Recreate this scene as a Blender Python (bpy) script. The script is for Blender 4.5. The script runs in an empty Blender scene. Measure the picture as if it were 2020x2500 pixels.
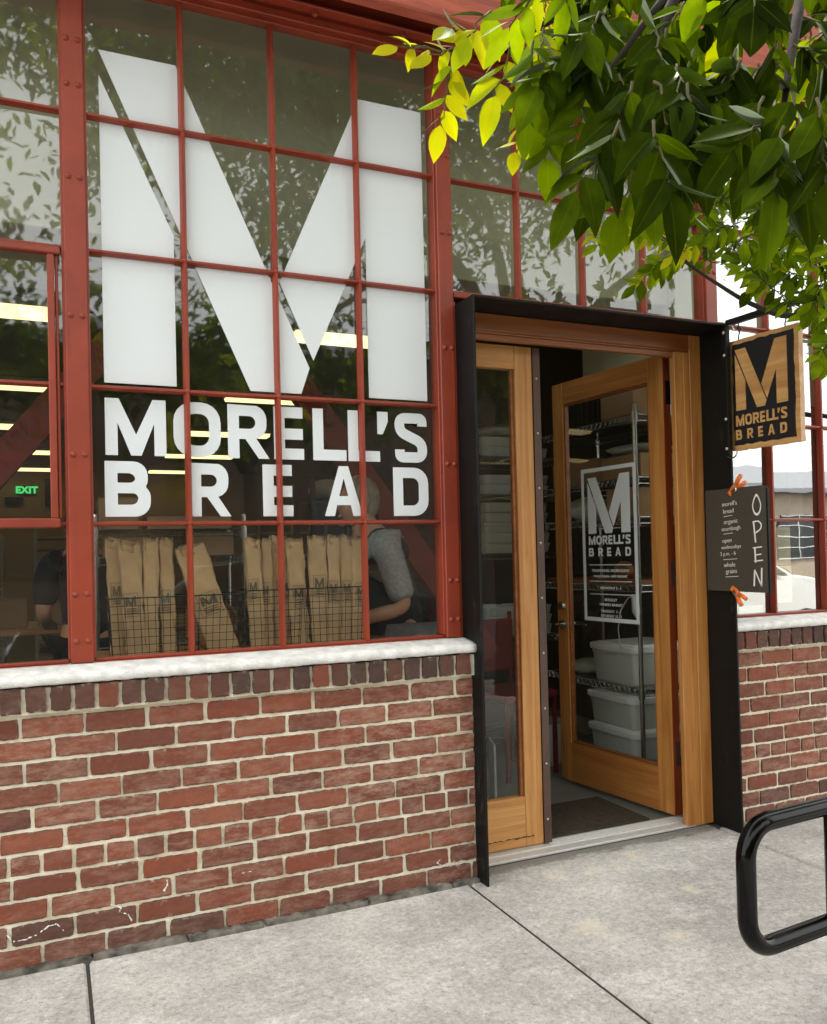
import bpy, bmesh, math, random
import numpy as np
from mathutils import Vector, Matrix
R_ = random.Random(7)
C = bpy.context.scene.collection
# ------------------------------------------------------------------ camera, world, sun, exposure
YAW, PITCH, ROLL, FPX, CYP = .4132, .0141, -.0240, 2021., 1329.
CAM = np.array([-.1205, -2.9364, 1.2525])
def _rot(yaw, pitch, roll):
    cy, sy, cp, sp, cr, sr = math.cos(yaw), math.sin(yaw), math.cos(pitch), math.sin(pitch), math.cos(roll), math.sin(roll)
    f = np.array([sy*cp, cy*cp, sp]); r = np.array([cy, -sy, 0.]); u = np.cross(r, f)
    return cr*r+sr*u, -sr*r+cr*u, f
CR, CU, CF = _rot(YAW, PITCH, ROLL)
PS = 2020/1736.
def ray(px, py): return CF + CR*(px*PS-1010)/FPX - CU*(py*PS-CYP)/FPX
def at(px, py, ax, v):
    d = ray(px, py); return Vector(CAM + d*(v-CAM[ax])/d[ax])
def atd(px, py, dist):
    d = ray(px, py); return Vector(CAM + d/np.linalg.norm(d)*dist)
def topx(w):
    d = np.array(w)-CAM; z = d@CF
    return (1010+FPX*(d@CR)/z)/PS, (CYP-FPX*(d@CU)/z)/PS, z
cd = bpy.data.cameras.new('camera'); cam = bpy.data.objects.new('camera', cd); C.objects.link(cam)
cd.sensor_fit = 'HORIZONTAL'; cd.sensor_width = 36; cd.lens = 36*FPX/2020; cd.shift_y = (CYP-1250)/2020
cd.clip_start = .05; cd.clip_end = 500
mw = Matrix(((CR[0], CU[0], -CF[0], CAM[0]), (CR[1], CU[1], -CF[1], CAM[1]), (CR[2], CU[2], -CF[2], CAM[2]), (0, 0, 0, 1)))
cam.matrix_world = mw
sc = bpy.context.scene; sc.camera = cam
sc.view_settings.view_transform = 'Standard'; sc.view_settings.look = 'None'; sc.view_settings.gamma = 1
sc.view_settings.exposure = 1.85
SUN_EL, SUN_AZ = math.radians(63), math.radians(20)   # azimuth measured from +Y, clockwise
w = bpy.data.worlds.new('World'); sc.world = w; w.use_nodes = True
nt = w.node_tree; nt.nodes.clear()
sky = nt.nodes.new('ShaderNodeTexSky'); sky.sky_type = 'NISHITA'; sky.sun_disc = False
sky.sun_elevation = SUN_EL; sky.sun_rotation = SUN_AZ; sky.dust_density = 3; sky.air_density = 1.5
mix = nt.nodes.new('ShaderNodeMix'); mix.data_type = 'RGBA'; mix.inputs[0].default_value = .82
mix.inputs[7].default_value = (8.5, 8.4, 8.2, 1)          # even cloud cover
bg = nt.nodes.new('ShaderNodeBackground'); bg.inputs[1].default_value = .12
wo = nt.nodes.new('ShaderNodeOutputWorld')
nt.links.new(sky.outputs[0], mix.inputs[6]); nt.links.new(mix.outputs[2], bg.inputs[0]); nt.links.new(bg.outputs[0], wo.inputs[0])
sd = bpy.data.lights.new('sun', 'SUN'); sd.energy = 1.5; sd.angle = math.radians(10); sd.color = (1, .95, .87)
sun = bpy.data.objects.new('sun', sd); C.objects.link(sun)
sv = Vector((math.sin(SUN_AZ)*math.cos(SUN_EL), math.cos(SUN_AZ)*math.cos(SUN_EL), math.sin(SUN_EL)))
sun.rotation_euler = sv.to_track_quat('Z', 'Y').to_euler()
sc.cycles.max_bounces = 10; sc.cycles.transparent_max_bounces = 24; sc.cycles.glossy_bounces = 5
sc.cycles.use_denoising = True

# ------------------------------------------------------------------ materials
def mat(name, col, rough=.6, metal=0., var=0., vscale=8., bump=0., bscale=60., spec=.5, stretch=None, emit=None, estr=0., col2=None, detail=6., coat=0.):
    m = bpy.data.materials.new(name); m.use_nodes = True; t = m.node_tree; b = t.nodes['Principled BSDF']
    b.inputs['Base Color'].default_value = (*col, 1); b.inputs['Roughness'].default_value = rough
    b.inputs['Metallic'].default_value = metal; b.inputs['Specular IOR Level'].default_value = spec
    b.inputs['Coat Weight'].default_value = coat
    if emit: b.inputs['Emission Color'].default_value = (*emit, 1); b.inputs['Emission Strength'].default_value = estr
    tc = t.nodes.new('ShaderNodeTexCoord'); mp = t.nodes.new('ShaderNodeMapping'); t.links.new(tc.outputs['Object'], mp.inputs[0])
    if stretch: mp.inputs['Scale'].default_value = stretch
    if var or col2:
        n = t.nodes.new('ShaderNodeTexNoise'); n.inputs['Scale'].default_value = vscale; n.inputs['Detail'].default_value = detail
        t.links.new(mp.outputs[0], n.inputs['Vector'])
        r = t.nodes.new('ShaderNodeValToRGB'); r.color_ramp.elements[0].position = .33; r.color_ramp.elements[1].position = .68
        c2 = col2 or tuple(c*(1-var) for c in col)
        r.color_ramp.elements[0].color = (*c2, 1); r.color_ramp.elements[1].color = (*[min(1, c*(1+var*.5)) for c in col], 1)
        t.links.new(n.outputs[0], r.inputs[0]); t.links.new(r.outputs[0], b.inputs['Base Color'])
        q = t.nodes.new('ShaderNodeMapRange'); q.inputs[3].default_value = max(0, rough-.1); q.inputs[4].default_value = min(1, rough+.12)
        t.links.new(n.outputs[0], q.inputs[0]); t.links.new(q.outputs[0], b.inputs['Roughness'])
    if bump:
        n = t.nodes.new('ShaderNodeTexNoise'); n.inputs['Scale'].default_value = bscale; n.inputs['Detail'].default_value = 5
        t.links.new(mp.outputs[0], n.inputs['Vector'])
        bp = t.nodes.new('ShaderNodeBump'); bp.inputs['Strength'].default_value = bump; bp.inputs['Distance'].default_value = .004
        t.links.new(n.outputs[0], bp.inputs['Height']); t.links.new(bp.outputs[0], b.inputs['Normal'])
    return m
def nodes(m): return m.node_tree, m.node_tree.nodes['Principled BSDF']
def N(t, kind, **kw):
    n = t.nodes.new(kind)
    for k, v in kw.items(): setattr(n, k, v)
    return n
def ramp(t, src, stops):
    r = N(t, 'ShaderNodeValToRGB'); e = r.color_ramp.elements
    while len(e) < len(stops): e.new(.5)
    for i, (p, c) in enumerate(stops): e[i].position = p; e[i].color = (*c, 1) if len(c) == 3 else c
    t.links.new(src, r.inputs[0]); return r.outputs[0]
def mixc(t, fac, a, b_, mode='MIX'):
    m = N(t, 'ShaderNodeMix', data_type='RGBA', blend_type=mode)
    for i, v in ((0, fac), (6, a), (7, b_)):
        if hasattr(v, 'is_linked'): t.links.new(v, m.inputs[i])
        elif i == 0: m.inputs[0].default_value = v
        else: m.inputs[i].default_value = (*v, 1)
    return m.outputs[2]
def noise(t, vec, scale, detail=5, rough=.55):
    n = N(t, 'ShaderNodeTexNoise'); n.inputs['Scale'].default_value = scale; n.inputs['Detail'].default_value = detail; n.inputs['Roughness'].default_value = rough
    t.links.new(vec, n.inputs['Vector']); return n.outputs[0]
def math_(t, op, a, b_=0.):
    n = N(t, 'ShaderNodeMath', operation=op)
    for i, v in ((0, a), (1, b_)):
        if hasattr(v, 'is_linked'): t.links.new(v, n.inputs[i])
        else: n.inputs[i].default_value = v
    return n.outputs[0]
def bumpn(t, b, h, s=.5, dist=.004):
    bp = N(t, 'ShaderNodeBump'); bp.inputs['Strength'].default_value = s; bp.inputs['Distance'].default_value = dist
    t.links.new(h, bp.inputs['Height']); t.links.new(bp.outputs[0], b.inputs['Normal'])
def ocoord(t, scale=None):
    tc = N(t, 'ShaderNodeTexCoord')
    if not scale: return tc.outputs['Object']
    mp = N(t, 'ShaderNodeMapping'); mp.inputs['Scale'].default_value = scale; t.links.new(tc.outputs['Object'], mp.inputs[0]); return mp.outputs[0]

def brick_mat():
    m = mat('fired_brick', (.3, .1, .06), .88); t, b = nodes(m); v = ocoord(t)
    a = N(t, 'ShaderNodeAttribute', attribute_name='tone'); a2 = N(t, 'ShaderNodeAttribute', attribute_name='wear')
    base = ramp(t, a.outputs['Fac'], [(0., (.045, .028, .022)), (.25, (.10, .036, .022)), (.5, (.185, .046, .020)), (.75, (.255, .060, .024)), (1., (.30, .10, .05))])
    c = mixc(t, ramp(t, noise(t, v, 30, 8, .7), [(.35, (0, 0, 0)), (.7, (.55, .55, .55))]), base, (.13, .05, .038))
    vs = ocoord(t, (1, 1, 3))
    pale = math_(t, 'MULTIPLY', ramp(t, noise(t, vs, 16, 9, .75), [(.42, (0, 0, 0)), (.72, (1, 1, 1))]), a2.outputs['Fac'])
    c = mixc(t, pale, c, (.46, .30, .22))
    fl = ramp(t, noise(t, v, 140, 4, .8), [(.66, (0, 0, 0)), (.76, (.5, .5, .5))]); c = mixc(t, fl, c, (.5, .36, .27))
    ea = N(t, 'ShaderNodeAttribute', attribute_name='edge'); soot_shade = math_(t, 'MULTIPLY', ea.outputs['Fac'], ramp(t, noise(t, v, 55, 5, .7), [(.4, (.05, .05, .05)), (.62, (.85, .85, .85))])); c = mixc(t, soot_shade, c, (.05, .032, .024))  # dark brick rims: edge wear plus joint shadow painted into the colour
    sm = math_(t, 'MULTIPLY', ea.outputs['Fac'], ramp(t, noise(t, v, 34, 7, .8), [(.56, (0, 0, 0)), (.66, (.9, .9, .9))])); c = mixc(t, sm, c, (.70, .62, .46))
    pit = ramp(t, noise(t, v, 70, 5, .7), [(.26, (1, 1, 1)), (.34, (0, 0, 0))]); c = mixc(t, pit, c, (.04, .03, .025))
    t.links.new(c, b.inputs['Base Color'])
    h = math_(t, 'ADD', noise(t, v, 45, 8, .7), math_(t, 'MULTIPLY', noise(t, v, 260, 3), .35)); bumpn(t, b, h, .9, .004); return m
def mortar_mat():
    m = mat('cream_mortar', (.58, .50, .35), .95); t, b = nodes(m); v = ocoord(t)
    c = ramp(t, noise(t, v, 9, 6, .7), [(.3, (.62, .53, .35)), (.55, (.92, .86, .67)), (.8, (.94, .89, .75))])
    g = ramp(t, noise(t, v, 60, 6, .8), [(.28, (.8, .8, .8)), (.36, (0, 0, 0))]); c = mixc(t, g, c, (.17, .15, .10))
    sep = N(t, 'ShaderNodeSeparateXYZ'); t.links.new(v, sep.inputs[0])     # soil and moss along the pavement line
    z = math_(t, 'ADD', sep.outputs[2], math_(t, 'MULTIPLY', noise(t, v, 12, 5), .12))
    low = ramp(t, z, [(.045, (1, 1, 1)), (.085, (0, 0, 0))]); c = mixc(t, low, c, (.07, .065, .05))
    t.links.new(c, b.inputs['Base Color']); bumpn(t, b, noise(t, v, 90, 8, .75), 1., .006); return m
def concrete_mat():
    m = mat('pavement_concrete', (.45, .44, .42), .9); t, b = nodes(m); v = ocoord(t)
    c = ramp(t, noise(t, v, 1.6, 8, .65), [(.32, (.335, .314, .286)), (.5, (.45, .424, .388)), (.68, (.60, .568, .52))])
    c = mixc(t, ramp(t, noise(t, v, 7, 9, .75), [(.45, (0, 0, 0)), (.75, (.5, .5, .5))]), c, (.60, .58, .55))
    c = mixc(t, ramp(t, noise(t, v, .9, 7, .7), [(.38, (.55, .55, .55)), (.58, (0, 0, 0))]), c, (.27, .25, .225))
    c = mixc(t, ramp(t, noise(t, ocoord(t, (1, 1.4, 1)), 2.6, 9, .78), [(.52, (0, 0, 0)), (.66, (.6, .6, .6))]), c, (.76, .735, .69))
    vy = ocoord(t, (1.3, 3.2, 1))
    st = ramp(t, noise(t, vy, 2.1, 6, .7), [(.62, (0, 0, 0)), (.70, (.45, .45, .45))]); c = mixc(t, st, c, (.60, .54, .44))
    sp = ramp(t, noise(t, v, 62, 5, .9), [(.37, (.8, .8, .8)), (.45, (0, 0, 0))]); c = mixc(t, sp, c, (.17, .165, .15))
    sp2 = ramp(t, noise(t, v, 48, 6, .9), [(.53, (0, 0, 0)), (.64, (.75, .75, .75))]); c = mixc(t, sp2, c, (.70, .68, .64))
    vo = N(t, 'ShaderNodeTexVoronoi', feature='DISTANCE_TO_EDGE'); vo.inputs['Scale'].default_value = .9
    wv = N(t, 'ShaderNodeVectorMath', operation='ADD'); nn = N(t, 'ShaderNodeTexNoise'); nn.inputs['Scale'].default_value = 3; t.links.new(v, nn.inputs['Vector'])
    t.links.new(v, wv.inputs[0]); t.links.new(nn.outputs['Color'], wv.inputs[1]); t.links.new(wv.outputs[0], vo.inputs['Vector'])
    grn = ramp(t, noise(t, v, 38, 6, .95), [(.36, (.62, .62, .62)), (.5, (1, 1, 1)), (.64, (1.25, 1.25, 1.25))]); c = mixc(t, 1., c, grn, 'MULTIPLY')
    acc = None
    n2_ = N(t, 'ShaderNodeTexNoise'); n2_.inputs['Scale'].default_value = 9; n2_.inputs['Detail'].default_value = 4; t.links.new(v, n2_.inputs['Vector'])
    sc2 = N(t, 'ShaderNodeVectorMath', operation='MULTIPLY_ADD'); sc2.inputs[1].default_value = (.16, .16, 0); t.links.new(n2_.outputs['Color'], sc2.inputs[0]); t.links.new(v, sc2.inputs[2])
    wv2 = N(t, 'ShaderNodeVectorMath', operation='SUBTRACT'); t.links.new(sc2.outputs[0], wv2.inputs[0]); wv2.inputs[1].default_value = (.08, .08, 0)
    for (sx, sy, sr) in ((2.05, -.16, .10), (1.64, -.20, .08), (1.80, -.22, .08), (1.93, -.24, .06), (1.50, -.62, .12), (1.72, -.78, .10), (2.02, -.52, .07), (1.95, -.95, .09), (.35, -.9, .10), (.9, -1.3, .12)):
        d_ = N(t, 'ShaderNodeVectorMath', operation='DISTANCE'); t.links.new(wv2.outputs[0], d_.inputs[0]); d_.inputs[1].default_value = (sx, sy, 0)
        q_ = math_(t, 'SUBTRACT', 1., math_(t, 'DIVIDE', d_.outputs['Value'], sr)); q_ = math_(t, 'MAXIMUM', q_, 0.); acc = q_ if acc is None else math_(t, 'MAXIMUM', acc, q_)
    stn = ramp(t, math_(t, 'MULTIPLY', math_(t, 'POWER', acc, .6), noise(t, v, 28, 7, .8)), [(.26, (0, 0, 0)), (.50, (.42, .42, .42))]); c = mixc(t, stn, c, (.80, .70, .52))
    cr = N(t, 'ShaderNodeTexVoronoi', feature='DISTANCE_TO_EDGE'); cr.inputs['Scale'].default_value = .7; t.links.new(wv.outputs[0], cr.inputs['Vector'])
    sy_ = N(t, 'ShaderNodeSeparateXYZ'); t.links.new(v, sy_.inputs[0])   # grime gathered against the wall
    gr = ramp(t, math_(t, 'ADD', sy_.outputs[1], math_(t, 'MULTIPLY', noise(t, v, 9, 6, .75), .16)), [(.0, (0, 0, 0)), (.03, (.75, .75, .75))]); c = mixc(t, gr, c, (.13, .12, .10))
    t.links.new(c, b.inputs['Base Color'])
    bumpn(t, b, math_(t, 'ADD', noise(t, v, 130, 6, .8), noise(t, v, 12, 4)), .55, .003); return m
def wood_mat(name, axis, a, c_, e):
    s = [26, 26, 26]; s[axis] = 1.3
    m = mat(name, a, .42); t, b = nodes(m); v = ocoord(t, tuple(s)); v0 = ocoord(t)
    w_ = N(t, 'ShaderNodeTexNoise'); w_.inputs['Scale'].default_value = 1.; w_.inputs['Detail'].default_value = 8; w_.inputs['Roughness'].default_value = .65; w_.inputs['Distortion'].default_value = .6
    t.links.new(v, w_.inputs['Vector'])
    col = ramp(t, w_.outputs[0], [(.25, e), (.45, c_), (.62, a), (.8, tuple(x*1.12 for x in a))])
    s2 = [120, 120, 120]; s2[axis] = 3
    v2 = ocoord(t, tuple(s2)); col = mixc(t, ramp(t, noise(t, v2, 1, 4, .6), [(.5, (0, 0, 0)), (.8, (.35, .35, .35))]), col, e)
    col = mixc(t, ramp(t, noise(t, v0, 4, 5, .7), [(.5, (0, 0, 0)), (.8, (.35, .35, .35))]), col, tuple(x*.6 for x in c_))
    t.links.new(col, b.inputs['Base Color']); bumpn(t, b, noise(t, v2, 1, 3), .15, .001)
    b.inputs['Coat Weight'].default_value = .15; b.inputs['Coat Roughness'].default_value = .25; return m
def glass_mat(name, f0=.1, tint=(.93, .96, .93), rough=.0, wav=.0):
    m = bpy.data.materials.new(name); m.use_nodes = True; t = m.node_tree; t.nodes.clear()
    tr = N(t, 'ShaderNodeBsdfTransparent'); tr.inputs[0].default_value = (*tint, 1)
    gl = N(t, 'ShaderNodeBsdfGlossy'); gl.inputs['Roughness'].default_value = rough; gl.inputs[0].default_value = (.95, .97, .96, 1)
    lw = N(t, 'ShaderNodeLayerWeight'); lw.inputs[0].default_value = .5
    fro = math_(t, 'ADD', math_(t, 'MULTIPLY', math_(t, 'POWER', lw.outputs['Facing'], 4.5), 1-f0), f0)
    if wav:
        v = ocoord(t); bp = N(t, 'ShaderNodeBump'); bp.inputs['Strength'].default_value = wav; bp.inputs['Distance'].default_value = .01
        t.links.new(noise(t, v, 3.5, 2), bp.inputs['Height']); t.links.new(bp.outputs[0], gl.inputs['Normal'])
    du = N(t, 'ShaderNodeBsdfDiffuse'); du.inputs[0].default_value = (.55, .56, .5, 1)
    dm = N(t, 'ShaderNodeMixShader'); dm.inputs[0].default_value = .014
    mx = N(t, 'ShaderNodeMixShader'); o = N(t, 'ShaderNodeOutputMaterial')
    t.links.new(tr.outputs[0], dm.inputs[1]); t.links.new(du.outputs[0], dm.inputs[2])
    t.links.new(fro, mx.inputs[0]); t.links.new(dm.outputs[0], mx.inputs[1]); t.links.new(gl.outputs[0], mx.inputs[2]); t.links.new(mx.outputs[0], o.inputs[0])
    return m
def leaf_mat(name, stops):
    m = bpy.data.materials.new(name); m.use_nodes = True; t = m.node_tree; t.nodes.clear()
    a = N(t, 'ShaderNodeAttribute', attribute_name='tone'); v = ocoord(t)
    c = ramp(t, math_(t, 'ADD', a.outputs['Fac'], math_(t, 'MULTIPLY', math_(t, 'SUBTRACT', noise(t, v, 25, 3), .5), .35)), stops)
    vein = N(t, 'ShaderNodeAttribute', attribute_name='vein'); c = mixc(t, math_(t, 'MULTIPLY', math_(t, 'POWER', vein.outputs['Fac'], 14), .22), c, (.16, .24, .03))
    d = N(t, 'ShaderNodeBsdfDiffuse'); tl = N(t, 'ShaderNodeBsdfTranslucent'); g = N(t, 'ShaderNodeBsdfGlossy'); g.inputs['Roughness'].default_value = .55; g.inputs[0].default_value = (.28, .32, .22, 1)
    hs = N(t, 'ShaderNodeHueSaturation'); hs.inputs['Hue'].default_value = .485; hs.inputs['Saturation'].default_value = 1.15; hs.inputs['Value'].default_value = 2.3
    t.links.new(c, hs.inputs['Color'])
    t.links.new(c, d.inputs[0]); t.links.new(hs.outputs[0], tl.inputs[0])
    m1 = N(t, 'ShaderNodeMixShader'); m1.inputs[0].default_value = .55; t.links.new(d.outputs[0], m1.inputs[1]); t.links.new(tl.outputs[0], m1.inputs[2])
    fr = N(t, 'ShaderNodeFresnel'); fr.inputs[0].default_value = 1.10
    m2 = N(t, 'ShaderNodeMixShader'); t.links.new(fr.outputs[0], m2.inputs[0]); t.links.new(m1.outputs[0], m2.inputs[1]); t.links.new(g.outputs[0], m2.inputs[2])
    o = N(t, 'ShaderNodeOutputMaterial'); t.links.new(m2.outputs[0], o.inputs[0]); return m
def redpaint():
    m = mat('red_oxide_paint', (.40, .075, .035), .42); t, b = nodes(m); v = ocoord(t)
    c = ramp(t, noise(t, v, 3, 6, .6), [(.3, (.20, .028, .011)), (.6, (.30, .043, .017)), (.8, (.34, .062, .030))])
    ch = ramp(t, noise(t, v, 55, 6, .8), [(.70, (0, 0, 0)), (.74, (.8, .8, .8))]); c = mixc(t, ch, c, (.42, .17, .12))
    dr = ramp(t, noise(t, ocoord(t, (14, 14, 1.2)), 1.2, 6, .7), [(.55, (0, 0, 0)), (.75, (.45, .45, .45))]); c = mixc(t, dr, c, (.16, .03, .018))
    t.links.new(c, b.inputs['Base Color']); bumpn(t, b, noise(t, v, 110, 4, .6), .35, .002); return m
MT = dict(
 brick=brick_mat(), mortar=mortar_mat(), conc=concrete_mat(), red=redpaint(),
 redw=mat('weathered_red_timber', (.46, .10, .055), .7, var=.3, vscale=5, bump=.5, bscale=30, stretch=(1, 8, 8)),
 sill=mat('painted_sill', (.80, .79, .75), .9, var=.22, vscale=22, bump=1., bscale=120, detail=9),
 vinyl=mat('white_vinyl', (.72, .76, .78), .45), vinyl2=mat('frosted_vinyl', (.66, .70, .69), .5),
 black=mat('black_steel', (.006, .0065, .006), .5, var=.5, vscale=12, bump=.2, bscale=120, spec=.22),
 gloss=mat('black_gloss_paint', (.0015, .0015, .0015), .10, spec=.2, bump=.02, bscale=80),
 woodv=wood_mat('fir_vertical', 2, (.60, .31, .095), (.48, .21, .052), (.30, .10, .022)),
 woodh=wood_mat('fir_horizontal', 0, (.60, .31, .095), (.48, .21, .052), (.30, .10, .022)),
 woodr=wood_mat('reddish_fir', 0, (.30, .10, .022), (.23, .068, .014), (.14, .038, .009)),
 woodv2=wood_mat('door_fir_vertical', 2, (.54, .245, .062), (.42, .165, .036), (.25, .08, .016)), woodh2=wood_mat('door_fir_horizontal', 0, (.47, .20, .048), (.37, .14, .03), (.24, .075, .015)), redwood=wood_mat('red_edge_wood', 2, (.30, .06, .015), (.22, .04, .01), (.12, .02, .006)),
 woods=wood_mat('sign_cedar', 0, (.62, .36, .14), (.52, .27, .09), (.36, .17, .05)),
 signblack=mat('sign_black', (.006, .006, .007), .5),
 glass=glass_mat('window_glass', .10, wav=.035, rough=.022), boostglass=glass_mat('boosted_reflection_glass', .40, wav=.05, rough=.01), dglass=glass_mat('door_glass', .05),  # right window: reflectance raised to brighten its sky reflection, no film on it
 chrome=mat('chrome_wire', (.62, .62, .60), .25, 1.), brown=mat('brown_angle_iron', (.085, .045, .03), .5, var=.2),
 alu=mat('aluminium', (.66, .64, .60), .45, .25, var=.2, vscale=30, stretch=(1, 20, 20)),
 steel=mat('zinc_screw', (.6, .58, .52), .4, .8), brass=mat('worn_nickel', (.5, .48, .42), .25, 1.),
 paper=mat('kraft_paper', (.54, .35, .18), .85, var=.15, vscale=12, bump=.6, bscale=26),
 stamp=mat('dark_stamp_ink', (.13, .11, .07), .8), wire=mat('dark_wire', (.03, .022, .016), .5, .5),
 crust=mat('bread_crust', (.30, .12, .035), .75, var=.6, vscale=22, bump=.9, bscale=40),
 skin=mat('skin', (.56, .28, .17), .6, var=.12, vscale=14), hair=mat('grey_hair', (.30, .25, .18), .7, var=.45, vscale=40, bump=.7, bscale=60, stretch=(1, 1, .4)),
 hairb=mat('black_hair', (.012, .01, .009), .6, bump=.4), tee=mat('heather_grey_knit', (.33, .33, .32), .95, var=.25, vscale=60, bump=.35, bscale=90),
 vest=mat('black_cloth', (.009, .010, .008), .95, bump=.4, bscale=25), denim=mat('pale_denim', (.22, .24, .27), .9, var=.2, vscale=30, bump=.4),
 bin=mat('milky_plastic', (.56, .57, .52), .38, var=.06), lid=mat('white_plastic_lid', (.80, .81, .77), .4),
 card=mat('cardboard', (.36, .22, .11), .9, var=.12), tub=mat('cream_tub', (.55, .52, .42), .5), blackp=mat('black_plastic', (.012, .012, .013), .5),
 bagp=mat('clear_poly', (.42, .41, .33), .3, bump=1., bscale=14), floor=mat('interior_floor', (.17, .175, .15), .45, var=.2, vscale=3),
 plaster=mat('olive_plaster', (.46, .45, .31), .9, var=.08), tan=mat('tan_wall', (.42, .31, .17), .9), ceil=mat('ceiling_paint', (.18, .17, .12), .95),
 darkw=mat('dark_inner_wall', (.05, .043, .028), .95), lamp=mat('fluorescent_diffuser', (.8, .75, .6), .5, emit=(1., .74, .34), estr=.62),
 exitg=mat('exit_green', (.05, .4, .1), .5, emit=(.05, .6, .16), estr=.35), exitb=mat('exit_backing', (.16, .2, .1), .7),
 chalk=mat('chalkboard_brown', (.050, .040, .026), .75, var=.1, vscale=5), ink=mat('chalk_ink', (.78, .77, .72), .8),
 orange=mat('orange_plastic', (.75, .16, .02), .4), mat_=mat('coir_mat', (.060, .042, .024), .98, var=.5, vscale=50, bump=1., bscale=180),
 bark=mat('bark', (.03, .022, .015), .95, var=.4, vscale=20, bump=1., bscale=60, stretch=(1, 1, .25)),
 twig=mat('green_twig', (.10, .085, .035), .8),
 leafn=leaf_mat('near_leaf', [(0., (.007, .012, .0015)), (.3, (.026, .045, .003)), (.6, (.085, .145, .006)), (.8, (.22, .32, .010)), (1., (.38, .38, .016))]),
 asphalt=mat('asphalt', (.05, .05, .05), .9, var=.3, vscale=40, bump=.5, bscale=200),
 dbrick=mat('dark_warehouse_brick', (.075, .05, .035), .9, var=.3, vscale=6), beige=mat('beige_stucco', (.52, .42, .32), .9, var=.08),
 greyroof=mat('grey_roof', (.3, .31, .33), .6), darkgl=mat('dark_glazing', (.02, .025, .03), .15), white=mat('white_trim', (.78, .78, .76), .6),
 silver=mat('charcoal_car_paint', (.03, .033, .04), .18, .3, coat=.6), tyre=mat('tyre_rubber', (.02, .02, .02), .85), lampg=mat('headlamp', (.7, .7, .7), .1),
 redb=mat('dark_red_cloth', (.16, .012, .008), .85, var=.3), paperw=mat('printed_notice', (.72, .62, .42), .9, var=.1), paperw2=mat('pale_notice', (.66, .75, .72), .9),
 dark=mat('dark_rubber', (.02, .018, .016), .8), grey=mat('grey_painted_panel', (.35, .36, .33), .6), joint=mat('joint_dirt', (.05, .045, .038), 1.),
 graff=mat('white_scrawl', (.7, .68, .62), .9), moss=mat('mossy_footing', (.24, .22, .18), .98, col2=(.03, .028, .02), vscale=16, bump=1., bscale=40), cord=mat('white_cord', (.5, .5, .47), .5))

def wear_black():
    t, b = nodes(MT['black']); v = ocoord(t, (9, 9, 3)); c = ramp(t, noise(t, v, 1.6, 8, .75), [(.60, (.006, .0065, .006)), (.70, (.045, .042, .032)), (.78, (.10, .085, .055))])
    t.links.new(c, b.inputs['Base Color'])
wear_black()
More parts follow.
